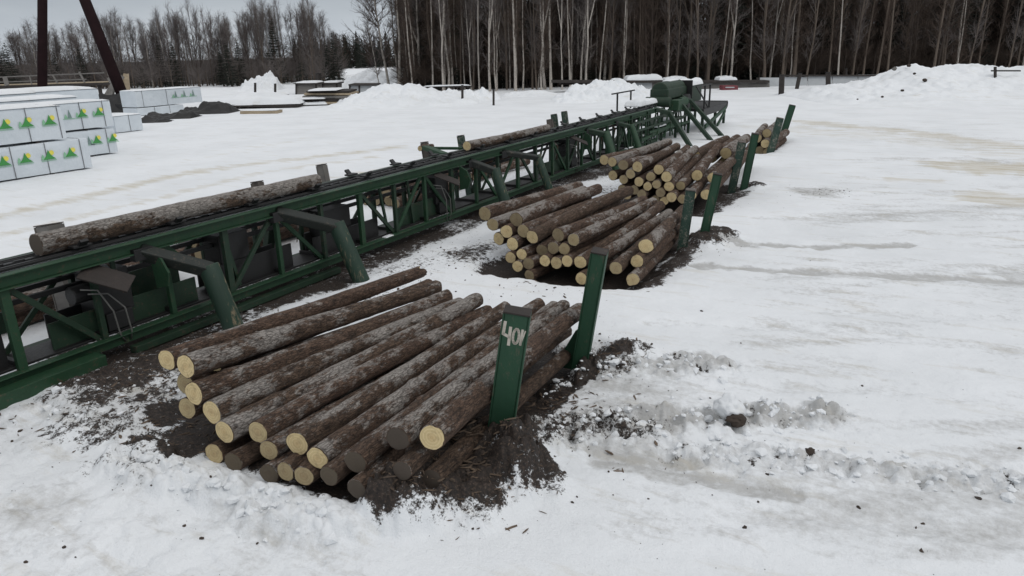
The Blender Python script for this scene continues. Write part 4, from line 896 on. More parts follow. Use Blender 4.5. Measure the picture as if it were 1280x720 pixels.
# ---------------------------------------------------------------- wrapped lumber on the left
def logo(parent, p, h, X, kind=0):
    """mountain and sun print, a few millimetres proud of the wrap, facing +x; width runs along y"""
    b = MB()
    def tri(pts, dx, mi): 
        n = len(pts); vs = [(X + dx, p[0] + a * h, p[1] + c * h) for a, c in pts] + [(X - .001, p[0] + a * h, p[1] + c * h) for a, c in pts]
        b.add(vs, [tuple(range(n)), tuple(range(2 * n - 1, n - 1, -1))] + [(i, n + i, n + (i + 1) % n, (i + 1) % n) for i in range(n)], mi)
    if kind == 0:
        tri([(.30 + .22 * math.cos(a), .72 + .22 * math.sin(a)) for a in np.linspace(0, 2 * math.pi, 12, endpoint=False)], .003, 2)
        tri([(-.10, .12), (.62, .12), (.46, .5), (.3, .5), (.12, .98), (.02, .98)], .002, 2) if False else None
        tri([(-.55, .15), (.62, .15), (.30, .42), (.18, .60), (.02, 1.0), (-.14, .62), (-.3, .40)], .006, 0)
        tri([(-.72, .15), (-.36, .15), (-.44, .52), (-.54, .64), (-.64, .46)], .005, 1)
    else:
        tri([(-.16, .12), (.30, .12), (.22, .5), (.08, 1.0), (-.04, .5)], .005, 3); tri([(-.52, .12), (-.14, .12), (-.24, .40), (-.33, .55), (-.42, .38)], .006, 1)
    tri([(-.72, .02), (.66, .02), (.66, .08), (-.72, .08)], .004, 1)
    return b.build('printed_logo', [M['logo_green'], M['logo_pale'], M['logo_yellow'], M['logo_grey']], parent)
def package(X, ya, yb, za, zb, w, label, logos=(), straps=(), cap=True, seed=1, group='wrapped lumber packages', bearers=True, lh=.46):
    """a wrapped package: face at x = X towards the yard, running from ya to yb"""
    root = empty('lumber_package', (X, (ya + yb) / 2, za), label, 'lumber package', group)
    cy = (ya + yb) / 2; Ln = yb - ya; h = zb - za
    # body with slightly slack sides
    ny, nz = 22, 8; vs = []; u = np.linspace(-1, 1, ny)
    ring = [(-w, 0), (0, 0)] + [(0, h * t) for t in np.linspace(.12, .88, 6)] + [(-.02, h * .97), (-.07, h), (-w + .07, h), (-w + .02, h * .97)] + [(-w, h * t) for t in (.7, .3)]
    for yy in u:
        for k, (x, z) in enumerate(ring):
            s = .018 * (vn(np.array(yy * Ln * .9 + seed), np.array(z * 2.0 + k * .0)) - .5) + .012 * (vn(np.array(yy * Ln * 2.7), np.array(z * 4 + seed)) - .5)
            inset = .03 * (abs(yy) > .99)
            vs.append((x + float(s) * (1 if x > -w / 2 else -1), yy * Ln / 2, z + (0 if z < .01 else float(s) - inset * .5)))
    n = len(ring); b = MB(); fs = []
    for i in range(ny - 1):
        for k in range(n): fs.append((i * n + k, i * n + (k + 1) % n, (i + 1) * n + (k + 1) % n, (i + 1) * n + k))
    fs.append(tuple(range(n - 1, -1, -1))); fs.append(tuple(range((ny - 1) * n, ny * n)))
    b.add(vs, fs); b.build('wrap', M['wrap'], root)
    for sy in straps:
        y = sy - cy; q = MB()
        q.box((.022, y, h / 2), (.012, .03, h)); q.box((-w / 2, y, h + .022), (w - .1, .03, .012)); q.build('strap', M['strap'], root)
    for item in logos:
        y, kd = item if isinstance(item, tuple) else (item, 0)
        logo(root, (y - cy, h * .40), lh, .026, kd)
    if bearers:
        for y in np.arange(-Ln / 2 + .5, Ln / 2, 2.2): q = MB(); q.box((-w / 2, y, -.045), (w - .06, .12, .085)); q.build('bearer', M['dark_wood'], root)
    if cap: snow_pad('snow_cap', (-w / 2, 0, h - .015), (w * 1.02, Ln * 1.01, .15 if cap is True else cap), root, seed)
    return root
xs = lambda u, v, X: float(onX(u, v, X)[1])
zs = lambda u, v, X: float(onX(u, v, X)[2])
XA = -32.0; zt = zs(40, 134, XA)
h1 = zt / 2 - .06
package(XA, 8.5, xs(112, 190, XA), .07, h1, 1.5, 'lower front white package, nearest the conveyor, with a row of green mountain prints', [xs(u, v, XA) for u, v in ((4, 205), (32, 202), (61, 197), (88, 193))], [xs(u, v, XA) for u, v in ((16, 205), (58, 195), (101, 188))], False, 2)
package(XA - .05, 8.2, xs(80, 150, XA), h1 + .1, zt, 1.5, 'upper front white package with green mountain prints, lying on the nearest one', [xs(u, v, XA) for u, v in ((6, 155), (33, 152), (62, 150))], [xs(u, v, XA) for u, v in ((34, 150), (74, 150))], True, 3)
XB = -36.0; zt2 = zs(120, 126, XB); h2 = zt2 / 2 - .05
package(XB, 15.0, xs(146, 180, XB), .07, h2, 1.5, 'lower package of the second stack, half hidden, print at its right edge', [(xs(112, 185, XB), 1), xs(122, 183, XB), xs(142, 180, XB)], [xs(135, 180, XB)], False, 4)
package(XB, 15.0, xs(141, 148, XB), h2 + .1, zt2, 1.5, 'upper package of the second stack with a grey tree print', [(xs(86, 147, XB), 1), xs(103, 147, XB), xs(124, 146, XB)], [xs(100, 140, XB), xs(131, 150, XB)], True, 5)
XC = -41.5; zt3 = zs(20, 117, XC)
package(XC, 12.5, xs(46, 120, XC), zt3 - 1.5, zt3, 1.5, 'white package at the left edge behind the front stacks, only its top showing', [xs(9, 124, XC), xs(25, 123, XC)], [], True, 6, bearers=False)
package(XC, 12.5, xs(46, 120, XC), .07, zt3 - 1.6, 1.5, 'package under the one at the left edge, behind the front stacks', [], [], False, 7)
XD = -44.5; zt4 = zs(90, 112, XD)
package(XD, 16.0, xs(123, 118, XD), zt4 - 1.5, zt4, 1.6, 'snowy rear package between the two crane legs, rounded right end', [], [], .3, 8, bearers=False)
package(XD, 16.0, xs(122, 118, XD), .07, zt4 - 1.6, 1.6, 'package beneath the snowy rear one, behind the front stacks', [], [], False, 9)
XE = -39.0; zt5 = zs(60, 123, XE)
package(XE, 17.0, xs(96, 122, XE), .07, zt5, 1.5, 'low white package with a thick slab of snow right behind the front stack', [], [], .22, 10)
XG = -45.8
package(XG, xs(146, 166, XG), xs(179, 161, XG), .03, zs(165, 143, XG), 1.8, 'single white package on the snow at the foot of the slanted crane leg', [], [xs(163, 160, XG)], .1, 11, bearers=False)
XH = -57.5; ztH = zs(210, 111, XH); zmH = zs(210, 131, XH); zbH = zs(210, 142, XH)
package(XH, xs(171, 130, XH), xs(252, 120, XH), zmH, ztH, 2.0, 'upper white package of the pair above the black tarpaulin', [(xs(u, 120, XH), 1) for u in (219, 230, 241)], [xs(u, 125, XH) for u in (178.5, 209)], .1, 12, bearers=False, lh=.6)
package(XH + .1, xs(171, 140, XH), xs(228, 130, XH), max(.02, zbH), zmH - .06, 1.9, 'shorter lower white package of the pair above the black tarpaulin', [], [xs(u, 135, XH) for u in (192, 211)], False, 13)

# dark tarpaulins and rubble round the packages
def heap(name, c, size, m, label, cat, seed, rz=0, rough=.3, group=None, n=60, power=1.0, flat=False):
    """an uneven mound standing on the ground: size = full width, full depth, height"""
    u = np.linspace(-1, 1, n); U, V = np.meshgrid(u, u, indexing='ij')
    w = fbm(U * 1.1 + seed, V * 1.1 - seed, 4, seed) * .55
    rr = np.hypot(U, V) + w
    Z = (1 - sstep(.0, 1.0, rr)) ** power
    asp = size[0] / size[1]
    Z = Z * (1 + rough * 1.4 * fbm(U * 3.1 * max(1, asp) + seed, V * 3.1, 5, seed + 3)) + rough * .22 * np.clip(.55 - worley(U * 6 * max(1, asp * .7) + seed, V * 6, seed), 0, 1) * (Z > .04)
    Z = np.clip(Z, 0, None) * size[2]
    if flat: Z = np.minimum(Z, size[2] * (.75 + .2 * fbm(U * 4, V * 4, 3, seed)))
    vs = np.stack([U * size[0] / 2, V * size[1] / 2, Z - .12], -1).reshape(-1, 3)
    i = np.arange(n - 1)[:, None] * n; j = np.arange(n - 1)[None]
    q = np.stack([i + j, i + n + j, i + n + j + 1, i + j + 1], -1).reshape(-1, 4)
    o = np_mesh(name, vs, q, m); o.location = c; o.rotation_euler = (0, 0, rz)
    return tag(o, label, cat, group)
VR = YAW                                   # turn so that the width lies across the view
def hp(u, v, du, dv_h, depth, m, label, seed, name='snow_heap', cat='snow heap', rough=.3, power=1.0, dz=0, flat=False):
    p = G(u, v); w = float((p - CAM) @ fw); k = w / F
    return heap(name, (p[0] - math.sin(YAW) * depth * .35, p[1] + math.cos(YAW) * depth * .35, -.02 + dz), (du * k, depth, dv_h * k * 1.05), m, label, cat, seed, VR, rough, power=power, flat=flat)
def tarp(crest, w, front, back, label, seed, m='tarp', name='tarpaulin_heap', cat='tarpaulin heap'): TARPS.append((name, crest, w, front, back, m, label, cat, seed))
TARPS = []
tarp([(181, 147), (186, 141), (205, 143), (226, 139), (242, 140), (243, 147)], 58, 1.2, 2, 'black tarpaulin heap below the white package pair', 3)
tarp([(178, 150), (183, 146), (192, 148), (207, 149), (214, 152)], 55, 1.0, 1.5, 'low black tarpaulin heap right of the single white package', 7)
tarp([(226, 140), (232, 133), (247, 135), (254, 127), (262, 128), (272, 127), (284, 129), (290, 137), (291, 142)], 62, 1.4, 2.5, 'ragged black tarpaulin heap right of the white package pair', 9)
tarp([(118, 132), (124, 115), (134, 119), (150, 116), (158, 122), (166, 134)], 66, 1.2, 2, 'black covered heap behind the foot of the slanted crane leg', 12)
bh = empty('board_heap', (float(G(150, 130)[0]), float(G(150, 130)[1]), 0), 'heap of broken boards leaning behind the slanted crane leg', 'board heap')
for k in range(16):
    u0 = 128 + random.random() * 46; v0 = 118 + random.random() * 14; u1 = 150 + random.uniform(-16, 8); v1 = 92 + random.random() * 16; w_ = 73 + random.random() * 3
    b = MB(); b.beam(local(bh, onW(u0, v0, w_)), local(bh, onW(u1, v1, w_ + random.uniform(0, 1.5))), random.uniform(.2, .5), .06, r0); b.build('board', M['board_grey'] if k % 3 else M['board'], bh)
# gantry crane: two dark legs that meet above the picture
pa = G(53, 141); pb = G(161, 139); wA = float((pa - CAM) @ fw); wB = float((pb - CAM) @ fw)
ta = onW(53, 0, wA); tb = onW(106, 0, wB)
ta = pa + (ta - pa) * 1.9; tb = pb + (tb - pb) * 1.9
cr = empty('gantry_crane', (float(pa[0]), float(pa[1]), 0), 'dark maroon crane frame whose upright and slanted legs leave the top of the picture', 'crane')
def crane(name, pts, r_, n=10):
    b = MB(); b.tube([local(cr, p) for p in pts], r_, n); return b.build(name, M['maroon'], cr, True)
crane('leg', [pa - (ta - pa) * .02, ta], .42); crane('leg', [pb - (tb - pb) * .02, tb], [.52, .45]); crane('top_beam', [ta, tb], .5)
b = MB(); q = local(cr, pb); b.box((q[0], q[1], .35), (2.6, 2.6, .9)); b.build('footing', M['tarp'], cr, bevel=.1)
b = MB(); q = local(cr, pa); b.box((q[0], q[1], .25), (1.6, 1.6, .6)); b.build('footing', M['tarp'], cr, bevel=.1)

# loading deck with a slanting rail at the far left
def far(u, v, w): return onW(u, v, w)
dk = empty('loading_deck', tuple(G(60, 122)), 'long raised timber deck with thin handrail behind the packages at far left', 'loading deck'); dk.location.z = 0
wd = 84.0
def dpart(name, m, fn): 
    b = MB(); fn(b); b.v = [local(dk, p) for p in b.v]; return b.build(name, m, dk)
dA, dB = far(-40, 110, wd), far(128, 105, wd)
away = Vector((-math.sin(YAW), math.cos(YAW), 0))
dpart('deck', M['dark_wood'], lambda b: b.beam(Vector(dA) + away * 1.5, Vector(dB) + away * 1.5, 3.0, .28, away))
dpart('snow_cover', M['board'], lambda b: b.beam(Vector(dA) + away * 1.5 + Vector((0, 0, .19)), Vector(dB) + away * 1.5 + Vector((0, 0, .19)), 2.9, .08, away))
for u in (-20, 10, 30, 55, 80, 105, 122): dpart('leg', M['dark_wood'], lambda b: b.beam(Vector(far(u, 108 - u * .03, wd)) + away * .3 - Vector((0, 0, .15)), Vector((*far(u, 108, wd)[:2], -.2)) + away * .3, .3, .3))
for (u0, v0, u1, v1) in ((-40, 98, 130, 91), (-40, 104, 108, 99)): dpart('handrail', M['board_grey'], lambda b: b.beam(far(u0, v0, wd), far(u1, v1, wd), .08, .12))
for (u0, v0, u1, v1, w) in ((9, 107, 6, 96, .5), (72, 104, 66, 94, .16), (106, 103, 99, 90, .2), (40, 106, 37, 95, .1)): dpart('rail_post', M['board_grey'], lambda b: b.beam(far(u0, v0, wd), far(u1, v1, wd), w, .12, r0))

# ---------------------------------------------------------------- things along the back of the yard
def pxbox(root, name, m, u0, u1, vt, vb, w, depth, bevel=.0, inset=0):
    """box whose front spans these photo pixels at view depth w, given thickness `depth` away from the viewer"""
    c = [Vector(onW(u, v, w)) for u, v in ((u0, vb), (u1, vb), (u1, vt), (u0, vt))]
    b = MB(); vs = [tuple(p) for p in c] + [tuple(p + away * depth) for p in c]
    if root is not None: vs = [local(root, p) for p in vs]
    b.add(vs, [(0, 1, 2, 3), (7, 6, 5, 4), (0, 4, 5, 1), (1, 5, 6, 2), (2, 6, 7, 3), (3, 7, 4, 0)])
    return b.build(name, m, root, bevel=bevel)
def base_of(u, v): p = G(u, v); return (float(p[0]), float(p[1]), 0.0)
def wpad(name, u0, u1, vb, hpx, w, depth, root, seed):
    a, c = Vector(onW(u0, vb, w)), Vector(onW(u1, vb, w)); mid = (a + c) / 2 + away * depth / 2
    o = snow_pad(name, (0, 0, 0), ((c - a).length, depth, hpx * w / F), root, seed); o.rotation_euler = (0, 0, VR)
    q = local(root, mid) if root else tuple(mid); o.location = q; return o

# sawn timber stack
tw = 68.0
ts = empty('timber_stack', base_of(405, 134), 'stack of grey brown sawn boards with snow between its layers, left of the snow heap', 'timber stack')
for k, (u0, u1, vt, vb, m) in enumerate([(366, 414, 131, 135, 'board_grey'), (370, 425, 127.5, 130.2, 'board'), (372, 436, 124, 126.6, 'dark_wood'), (378, 437, 120, 123, 'board_grey'), (380, 438, 116.5, 119, 'board'), (383, 436, 113.5, 115.8, 'dark_wood')]):
    pxbox(ts, 'board_layer', M[m], u0, u1, vt, vb, tw - .0 + .15 * k, 4)
for k, (u0, u1, vb, h) in enumerate([(366, 408, 131, 5), (372, 405, 124, 3), (384, 420, 113.5, 2.6)]): wpad('snow_cover', u0, u1, vb, h, tw - .2, 3.6, ts, 20 + k)
bd = empty('board_bundle', base_of(324, 142), 'low bundle of yellowish boards lying on the snow, left of the timber stack', 'board bundle')
pxbox(bd, 'boards', M['board'], 300, 347, 138.5, 142.5, 60, 1.4); wpad('snow_cover', 300, 345, 138.6, 2, 60, 1.4, bd, 31)
fl = empty('flat_stack', base_of(310, 134), 'broad flat stack under smooth snow with a thin dark edge, behind the bundle', 'flat stack')
pxbox(fl, 'boards', M['dark_wood'], 268, 372, 131, 134, 66, 5); wpad('snow_cover', 266, 374, 131.2, 12, 66, 6, fl, 33)
for u0, u1, v, lab in ((252, 322, 127, 'second flat stack under snow, left of the broad one, thin dark edge'), (330, 372, 124, 'narrow snow covered stack just left of the timber stack'), (292, 352, 120.5, 'far flat stack with snow on it at the foot of the left wood')):
    w_ = float((G((u0 + u1) / 2, v + 2) - CAM) @ fw); q_ = empty('flat_stack', base_of((u0 + u1) / 2, v + 2), lab, 'flat stack', 'flat stacks under snow')
    pxbox(q_, 'boards', M['dark_wood'], u0, u1, v - .6, v + 2, w_, 3); wpad('snow_cover', u0 - 1, u1 + 1, v - .5, 4, w_ - .1, 3.4, q_, 35)
# sheds
for k, (u0, u1, vt, vb, w, m, lab) in enumerate([(370, 395, 105.5, 117, 88, 'board_grey', 'small grey shed with snowy roof at the foot of the left wood'), (403, 421, 105, 110.5, 92, 'board_grey', 'low grey shed half hidden behind the timber stack'), (437, 468, 107, 124, 82, 'grey_sheet', 'open dark framed shelter with pale panels left of the snow heap')]):
    s_ = empty('shed', base_of((u0 + u1) / 2, vb), lab, 'shed', 'sheds at the back of the yard')
    pxbox(s_, 'wall', M[m], u0, u1, vt, vb + 3, w, 3); pxbox(s_, 'roof', M['dark_wood'], u0 - 1.5, u1 + 1.5, vt - 1.6, vt, w - .3, 3.6)
    if k != 2: wpad('snow_cover', u0 - 1, u1 + 1, vt - 1.6, 2.6, w - .2, 3.4, s_, 40 + k)
    for u in ((u0, u1) if k < 2 else (u0, 449, u1 - 2)): pxbox(s_, 'frame', M['dark_wood'], u - .9, u + .9, vt, vb + 3, w - .12, .2)
    if k == 2: pxbox(s_, 'frame', M['dark_wood'], u0, u1, 116, 117.5, w - .15, .1)
# big snow heaps: each is a long mound whose crest follows the photographed crest line
def ridge(name, crest, w, front, back, m, label, cat, seed, rough=.25, lump=.3, nx=110, ny=44, vbase=None):
    """crest: photo pixels of the top edge, left to right, at view depth w; the mound falls off `front` metres towards the viewer and `back` metres behind"""
    us = np.linspace(crest[0][0], crest[-1][0], nx); vs_c = np.interp(us, [c[0] for c in crest], [c[1] for c in crest])
    top = np.array([onW(u, v, w) for u, v in zip(us, vs_c)])
    t = np.concatenate([-np.linspace(1, 0, ny) ** 1.0, np.linspace(0, 1, 16)[1:]])
    k = w / F; P = []
    fwd = np.array([-math.sin(YAW), math.cos(YAW), 0.0])
    ends = np.minimum(1, np.minimum(us - us[0], us[-1] - us) / (.06 * (us[-1] - us[0]))) ** .7
    sx = np.linspace(0, (us[-1] - us[0]) * k, nx)
    for tt in t:
        d = tt * front if tt < 0 else tt * back
        prof = (1 - np.abs(tt)) ** (1.15 if tt < 0 else 1.0); prof = prof * prof * (3 - 2 * prof) * .35 + prof * .65
        q = top + fwd * d
        n = fbm(sx * .55 + seed, d * .55 + sx * 0, 5, seed) * rough + lump * (np.clip(.6 - worley(sx * .9 + .5 * fbm(sx * 2, d + sx * 0, 3, 3) + seed, d * .9 + sx * 0 + .3 * fbm(sx * 1.7, d + sx * 0, 3, 8), seed), 0, 1)) + lump * .5 * np.clip(.5 - worley(sx * 2.3 + seed, d * 2.3 + sx * 0, seed + 2), 0, 1) - lump * .12
        z = top[:, 2] * prof * ends + n * np.minimum(1, prof * 2.5) * ends * (1.0 - .6 * (abs(tt) < .02)) - .10 * (1 - np.minimum(1, prof * 6))
        P.append(np.stack([q[:, 0], q[:, 1], z], 1))
    v = np.array(P).reshape(-1, 3); r_ = len(t)
    i = np.arange(r_ - 1)[:, None] * nx; j = np.arange(nx - 1)[None]
    q = np.stack([i + j, i + j + 1, i + nx + j + 1, i + nx + j], -1).reshape(-1, 4)
    c = v.mean(0) * [1, 1, 0]
    o = np_mesh(name, v - c, q, m); o.location = c
    return tag(o, label, cat)
SN = M['snow']
ridge('snow_heap', [(415, 131), (440, 121), (462, 112), (480, 106.5), (492, 105), (503, 108), (515, 104), (530, 110), (545, 112), (556, 117), (575, 119), (600, 123)], 69, 9, 4, SN, 'big smooth snow heap right of the timber stack, in front of the lone birch', 'snow heap', 41, .34, .42)
ridge('snow_heap', [(540, 122), (552, 114), (560, 112), (572, 116), (583, 111), (592, 114), (604, 113), (616, 118), (626, 122)], 71, 2.5, 2, SN, 'lumpy low snow heap around the thin posts right of the big one', 'snow heap', 43, .45, .65, 70)
ridge('snow_heap', [(626, 120), (640, 115), (665, 113), (690, 115), (705, 119)], 74, 2, 3, SN, 'flat snow ridge along the foot of the birch wood', 'snow heap', 44, .2, .2, 60)
ridge('snow_heap', [(690, 126), (702, 121), (712, 112), (724, 106), (731, 110), (738, 103), (750, 100), (762, 101), (778, 103), (796, 108), (815, 113), (832, 122)], 66, 4.5, 4, SN, 'lumpy snow heap left of the conveyor drive, a dark dent near its top', 'snow heap', 46, .42, .7)
ridge('snow_heap', [(424, 106), (436, 97), (448, 91), (462, 85.5), (478, 89), (492, 86), (512, 87), (532, 88), (548, 96), (556, 104)], 108, 4, 8, SN, 'distant snow covered heap behind the lone birch', 'snow heap', 48, .5, .7, 80)
ridge('brush_heap', [(300, 112), (308, 101), (318, 97), (328, 95), (338, 92), (344, 97), (350, 110)], 100, 3, 4, SN, 'snow dusted heap of brushwood at the foot of the left wood', 'brush heap', 50, .9, .9, 60)
ridge('snow_bank', [(985, 113), (1030, 109), (1060, 104), (1090, 97), (1105, 91), (1122, 84), (1136, 81), (1150, 84), (1164, 85), (1180, 82), (1205, 80), (1230, 82), (1262, 84), (1290, 82), (1340, 84), (1380, 92), (1420, 104)], 63, 15, 5, SN, 'long high snow bank at the right below the dark wood', 'snow bank', 52, .28, .42, 200, 70)
for k, (u, v, s_) in enumerate(((1156, 100, .17), (1128, 113, .12), (1103, 121, .10), (1118, 86, .20), (1136, 82, .16), (1143, 92, .12), (1232, 94, .12), (1266, 100, .16), (1072, 124, .07))):
    p = onW(u, v, 61.5 - (v - 84) * .22)
    lump('soil_clod', (float(p[0]), float(p[1]), float(p[2])), s_, M['chip'] if k != 3 else M['board_grey'], ['dark soil clod on the face of the high snow bank, the largest', 'dark soil clod halfway down the left face of the high snow bank', 'dark soil clod low on the left slope of the high snow bank', 'greyish clod on the left crest of the high snow bank', 'dark clod on the far left crest of the high snow bank', 'dark clod just under the crest of the high snow bank', 'dark clod near the right end of the high snow bank', 'dark clod at the picture edge on the high snow bank', 'tiny dark clod at the left foot of the high snow bank'][k], 'soil clod', 80 + k)

for a_ in TARPS: ridge(a_[0], a_[1], a_[2], a_[3], a_[4], M[a_[5]], a_[6], a_[7], a_[8], .35, .35, 60, 24)
# low board wall behind the drive end
bw = empty('board_wall', base_of(865, 120), 'long low grey board wall with dark top beam and lumps of snow behind the conveyor drive', 'wall')
pxbox(bw, 'boards', M['board_grey'], 815, 962, 104, 121, 78, .6); pxbox(bw, 'boards', M['dark_wood'], 700, 816, 103, 106, 79, .4)
pxbox(bw, 'pale_panel', M['grey_sheet'], 795, 815, 103, 115, 78, .3); pxbox(bw, 'top_beam', M['dark_wood'], 690, 962, 100.5, 103.6, 77.6, 1.4)
pxbox(bw, 'board_edge', M['dark_wood'], 815, 962, 110.6, 111.8, 77.9, .1)
wpad('snow_cover', 783, 829, 100.5, 9, 77.7, 2.4, bw, 61); wpad('snow_cover', 831, 860, 100.5, 6, 77.7, 1.6, bw, 62); wpad('snow_cover', 765, 778, 100.5, 3, 77.7, 1.2, bw, 63); wpad('snow_cover', 899, 922, 100.3, 6, 77.7, 2, bw, 64)
rd = empty('red_trailer', base_of(913, 118), 'small faded red machine in front of the grey board wall', 'machine')
pxbox(rd, 'body', M['red'], 903, 923, 107, 114, 75, 1.2, .08); pxbox(rd, 'chassis', M['dark_wood'], 902, 926, 113, 116, 75.1, 1.0, .02); pxbox(rd, 'panel', M['grey_sheet'], 907, 918, 108.6, 110, 74.95, .1)
# right-hand fence
fn = empty('metal_fence', base_of(1010, 112), 'low grey sheet fence with a dark rail below the dark wood on the right', 'fence')
for u0, u1 in ((950, 978), (979, 1009), (1010, 1040), (1041, 1072), (1073, 1105)):
    pxbox(fn, 'sheet', M['grey_sheet'], u0, u1, 97 - (u0 - 950) * .03, 112, 79, .1)
pxbox(fn, 'rail', M['dark_wood'], 982, 1105, 93.5, 95.5, 78.8, .2); pxbox(fn, 'rail', M['dark_wood'], 945, 984, 110, 112, 78.5, .2)
pxbox(fn, 'brace', M['dark_wood'], 946, 949, 97, 114, 78.6, .2)
def post(u0, vt, u1, vb, wpx, lab, m='dark_wood', grp='dark posts at the back of the yard'):
    p = Vector(G(u1, vb)); w = float((np.array(p) - CAM) @ fw); t = Vector(onW(u0, vt, w)); r_ = wpx * w / F
    root = empty('fence_post', tuple(p), lab, 'post', grp); b = MB()
    b.beam(local(root, p - (t - p) * .15), local(root, t), r_, r_, (1, 0, 0)); b.build('post', M[m], root, bevel=.02)
    b = MB(); b.beam(local(root, t), local(root, t + Vector((0, 0, .05))), r_ * 1.1, r_ * 1.1, (1, 0, 0)); b.build('cap', M['black'], root)
post(977.5, 94, 976.5, 119, 6, 'thick dark post, leftmost of three before the grey fence'); post(1000, 92, 996, 111, 4.2, 'leaning dark post between the two thick ones before the fence'); post(1035, 91, 1035.5, 119.5, 5.5, 'thick dark post, rightmost of three before the grey fence')
post(578, 107, 578, 129, 2.4, 'thin dark post in front of the lumpy snow heap'); post(617, 112, 617, 132, 2.2, 'thin dark pole standing alone right of the lumpy snow heap'); post(1058, 86, 1058, 103, 2.4, 'thin post against the fence right of the thick one')
post(319, 104, 319, 119, 2.2, 'thin dark post left of the brush heap at the foot of the left wood'); post(344, 105, 344, 119.5, 2.2, 'thin dark post in front of the brush heap, right one of two'); post(398, 92, 398, 112, 5, 'dark stump of a post between the two small grey sheds')
rb = empty('rail_barrier', base_of(560, 115), 'snow topped horizontal rail barrier in front of the birch wood', 'barrier')
pxbox(rb, 'rail', M['dark_wood'], 529, 590, 107.6, 109.4, 72, .15); wpad('snow_cover', 529, 588, 107.7, 2, 71.9, .3, rb, 71)
for u in (542, 566): pxbox(rb, 'leg', M['dark_wood'], u - .9, u + .9, 109, 120, 72, .12)
rb2 = empty('rail_barrier', base_of(1258, 120), 'dark rail with one stub post on top of the snow bank at right', 'barrier')
pxbox(rb2, 'rail', M['dark_wood'], 1240, 1276, 87.6, 89.4, 58, .15); pxbox(rb2, 'leg', M['dark_wood'], 1243.5, 1246, 83.5, 108, 58, .15)

# ---------------------------------------------------------------- trees
def segs(P0, P1, R0, R1, k=3):
    """many straight tapered prisms at once"""
    P0 = np.asarray(P0, float); P1 = np.asarray(P1, float); R0 = np.asarray(R0, float)[:, None]; R1 = np.asarray(R1, float)[:, None]
    d = P1 - P0; d /= np.linalg.norm(d, axis=1)[:, None] + 1e-9
    ref = np.where(np.abs(d[:, 2:3]) > .9, [[1., 0, 0]], [[0, 0, 1.]])
    s = np.cross(d, ref); s /= np.linalg.norm(s, axis=1)[:, None] + 1e-9; t = np.cross(d, s)
    n = len(P0); V = np.empty((n, 2 * k, 3))
    for i in range(k):
        a = 2 * math.pi * i / k; o = s * math.cos(a) + t * math.sin(a)
        V[:, i] = P0 + o * R0; V[:, k + i] = P1 + o * R1
    base = np.arange(n)[:, None] * 2 * k; q = []
    for i in range(k):
        j = (i + 1) % k; q.append(np.concatenate([base + i, base + j, base + k + j, base + k + i], 1))
    return V.reshape(-1, 3), np.stack(q, 1).reshape(-1, 4)

class Tree:
    def __init__(s): s.a = [[], [], [], []]
    def seg(s, p, q, r, r2): s.a[0].append(p); s.a[1].append(q); s.a[2].append(r); s.a[3].append(r2)
    def path(s, pts, r):
        for i in range(len(pts) - 1): s.seg(pts[i], pts[i + 1], r[i], r[i + 1])
    def mesh(s, k=3): return segs(*s.a, k=k)

def trunk_path(h, r, wob, n=9, lean=0):
    a = rng.random() * 6.28; z = np.linspace(0, h, n); x = np.cumsum(rng.normal(0, wob, n)) * .5; y = np.cumsum(rng.normal(0, wob, n)) * .5
    x += math.cos(a) * lean * z; y += math.sin(a) * lean * z; x -= x[0]; y -= y[0]
    pts = np.stack([x, y, z], 1); rad = r * (1 - z / h) ** .8 * .92 + r * .06; rad[0] *= 1.25
    return pts, rad
def at_h(pts, z): return np.array([np.interp(z, pts[:, 2], pts[:, i]) for i in range(3)])

def bare_tree(h, r, z0, nb, bl, up, tw, twl, tr=.011, wob=.12, lean=.01, forks=0, br=1.0):
    """tapered trunk, ascending limbs, fine twigs; returns trunk and crown meshes"""
    pts, rad = trunk_path(h, r, wob, lean=lean); T = Tree(); T.path(pts, rad); C = Tree()
    tops = [(pts, rad, z0)]
    for _ in range(forks):
        zf = h * rng.uniform(.3, .5); p = at_h(pts, zf); a = rng.random() * 6.28; hh = h * rng.uniform(.8, .95) - zf
        q = np.stack([p + np.array([math.cos(a) * hh * .22 * t ** .8, math.sin(a) * hh * .22 * t ** .8, hh * t]) for t in np.linspace(0, 1, 6)])
        rr = np.interp(zf, pts[:, 2], rad) * .7 * (1 - np.linspace(0, 1, 6)) ** .8 + .012; T.path(q, rr); tops.append((q, rr, zf + hh * .15))
    for q, rr, zs_ in tops:
        for b in range(int(nb / len(tops))):
            f = rng.random() ** .85; z = zs_ + (q[-1, 2] - zs_) * f; p = at_h(q, z)
            ln = bl * (1 - f * .72) * rng.uniform(.55, 1.15); a = rng.random() * 6.28; el = up + rng.normal(0, .16) + f * .25
            dr = np.array([math.cos(a) * math.cos(el), math.sin(a) * math.cos(el), math.sin(el)]); r_ = min(.035, max(.012, .013 * ln)) * br
            pl = [p]; d = dr.copy()
            for sgm in range(4):
                d = d + np.array([rng.normal(0, .10), rng.normal(0, .10), rng.normal(.06, .08)]); d /= np.linalg.norm(d); pl.append(pl[-1] + d * ln / 4)
            C.path(pl, [r_, r_ * .8, r_ * .6, r_ * .42, .006])
            for t in range(tw):
                k = rng.random() ** .7 * 3.99; i = int(k); o = pl[i] + (pl[i + 1] - pl[i]) * (k - i)
                l2 = twl * rng.uniform(.4, 1.2); d2 = (pl[i + 1] - pl[i]) / (ln / 4) * .8 + rng.normal(0, .55, 3); d2[2] += .25; d2 /= np.linalg.norm(d2)
                m = o + d2 * l2 * .5; d2 = d2 + rng.normal(0, .25, 3); d2[2] += .1; d2 /= np.linalg.norm(d2)
                C.seg(o, m, tr, tr * .8); C.seg(m, m + d2 * l2 * .5, tr * .8, tr * .35)
    return T.mesh(7), C.mesh(3)
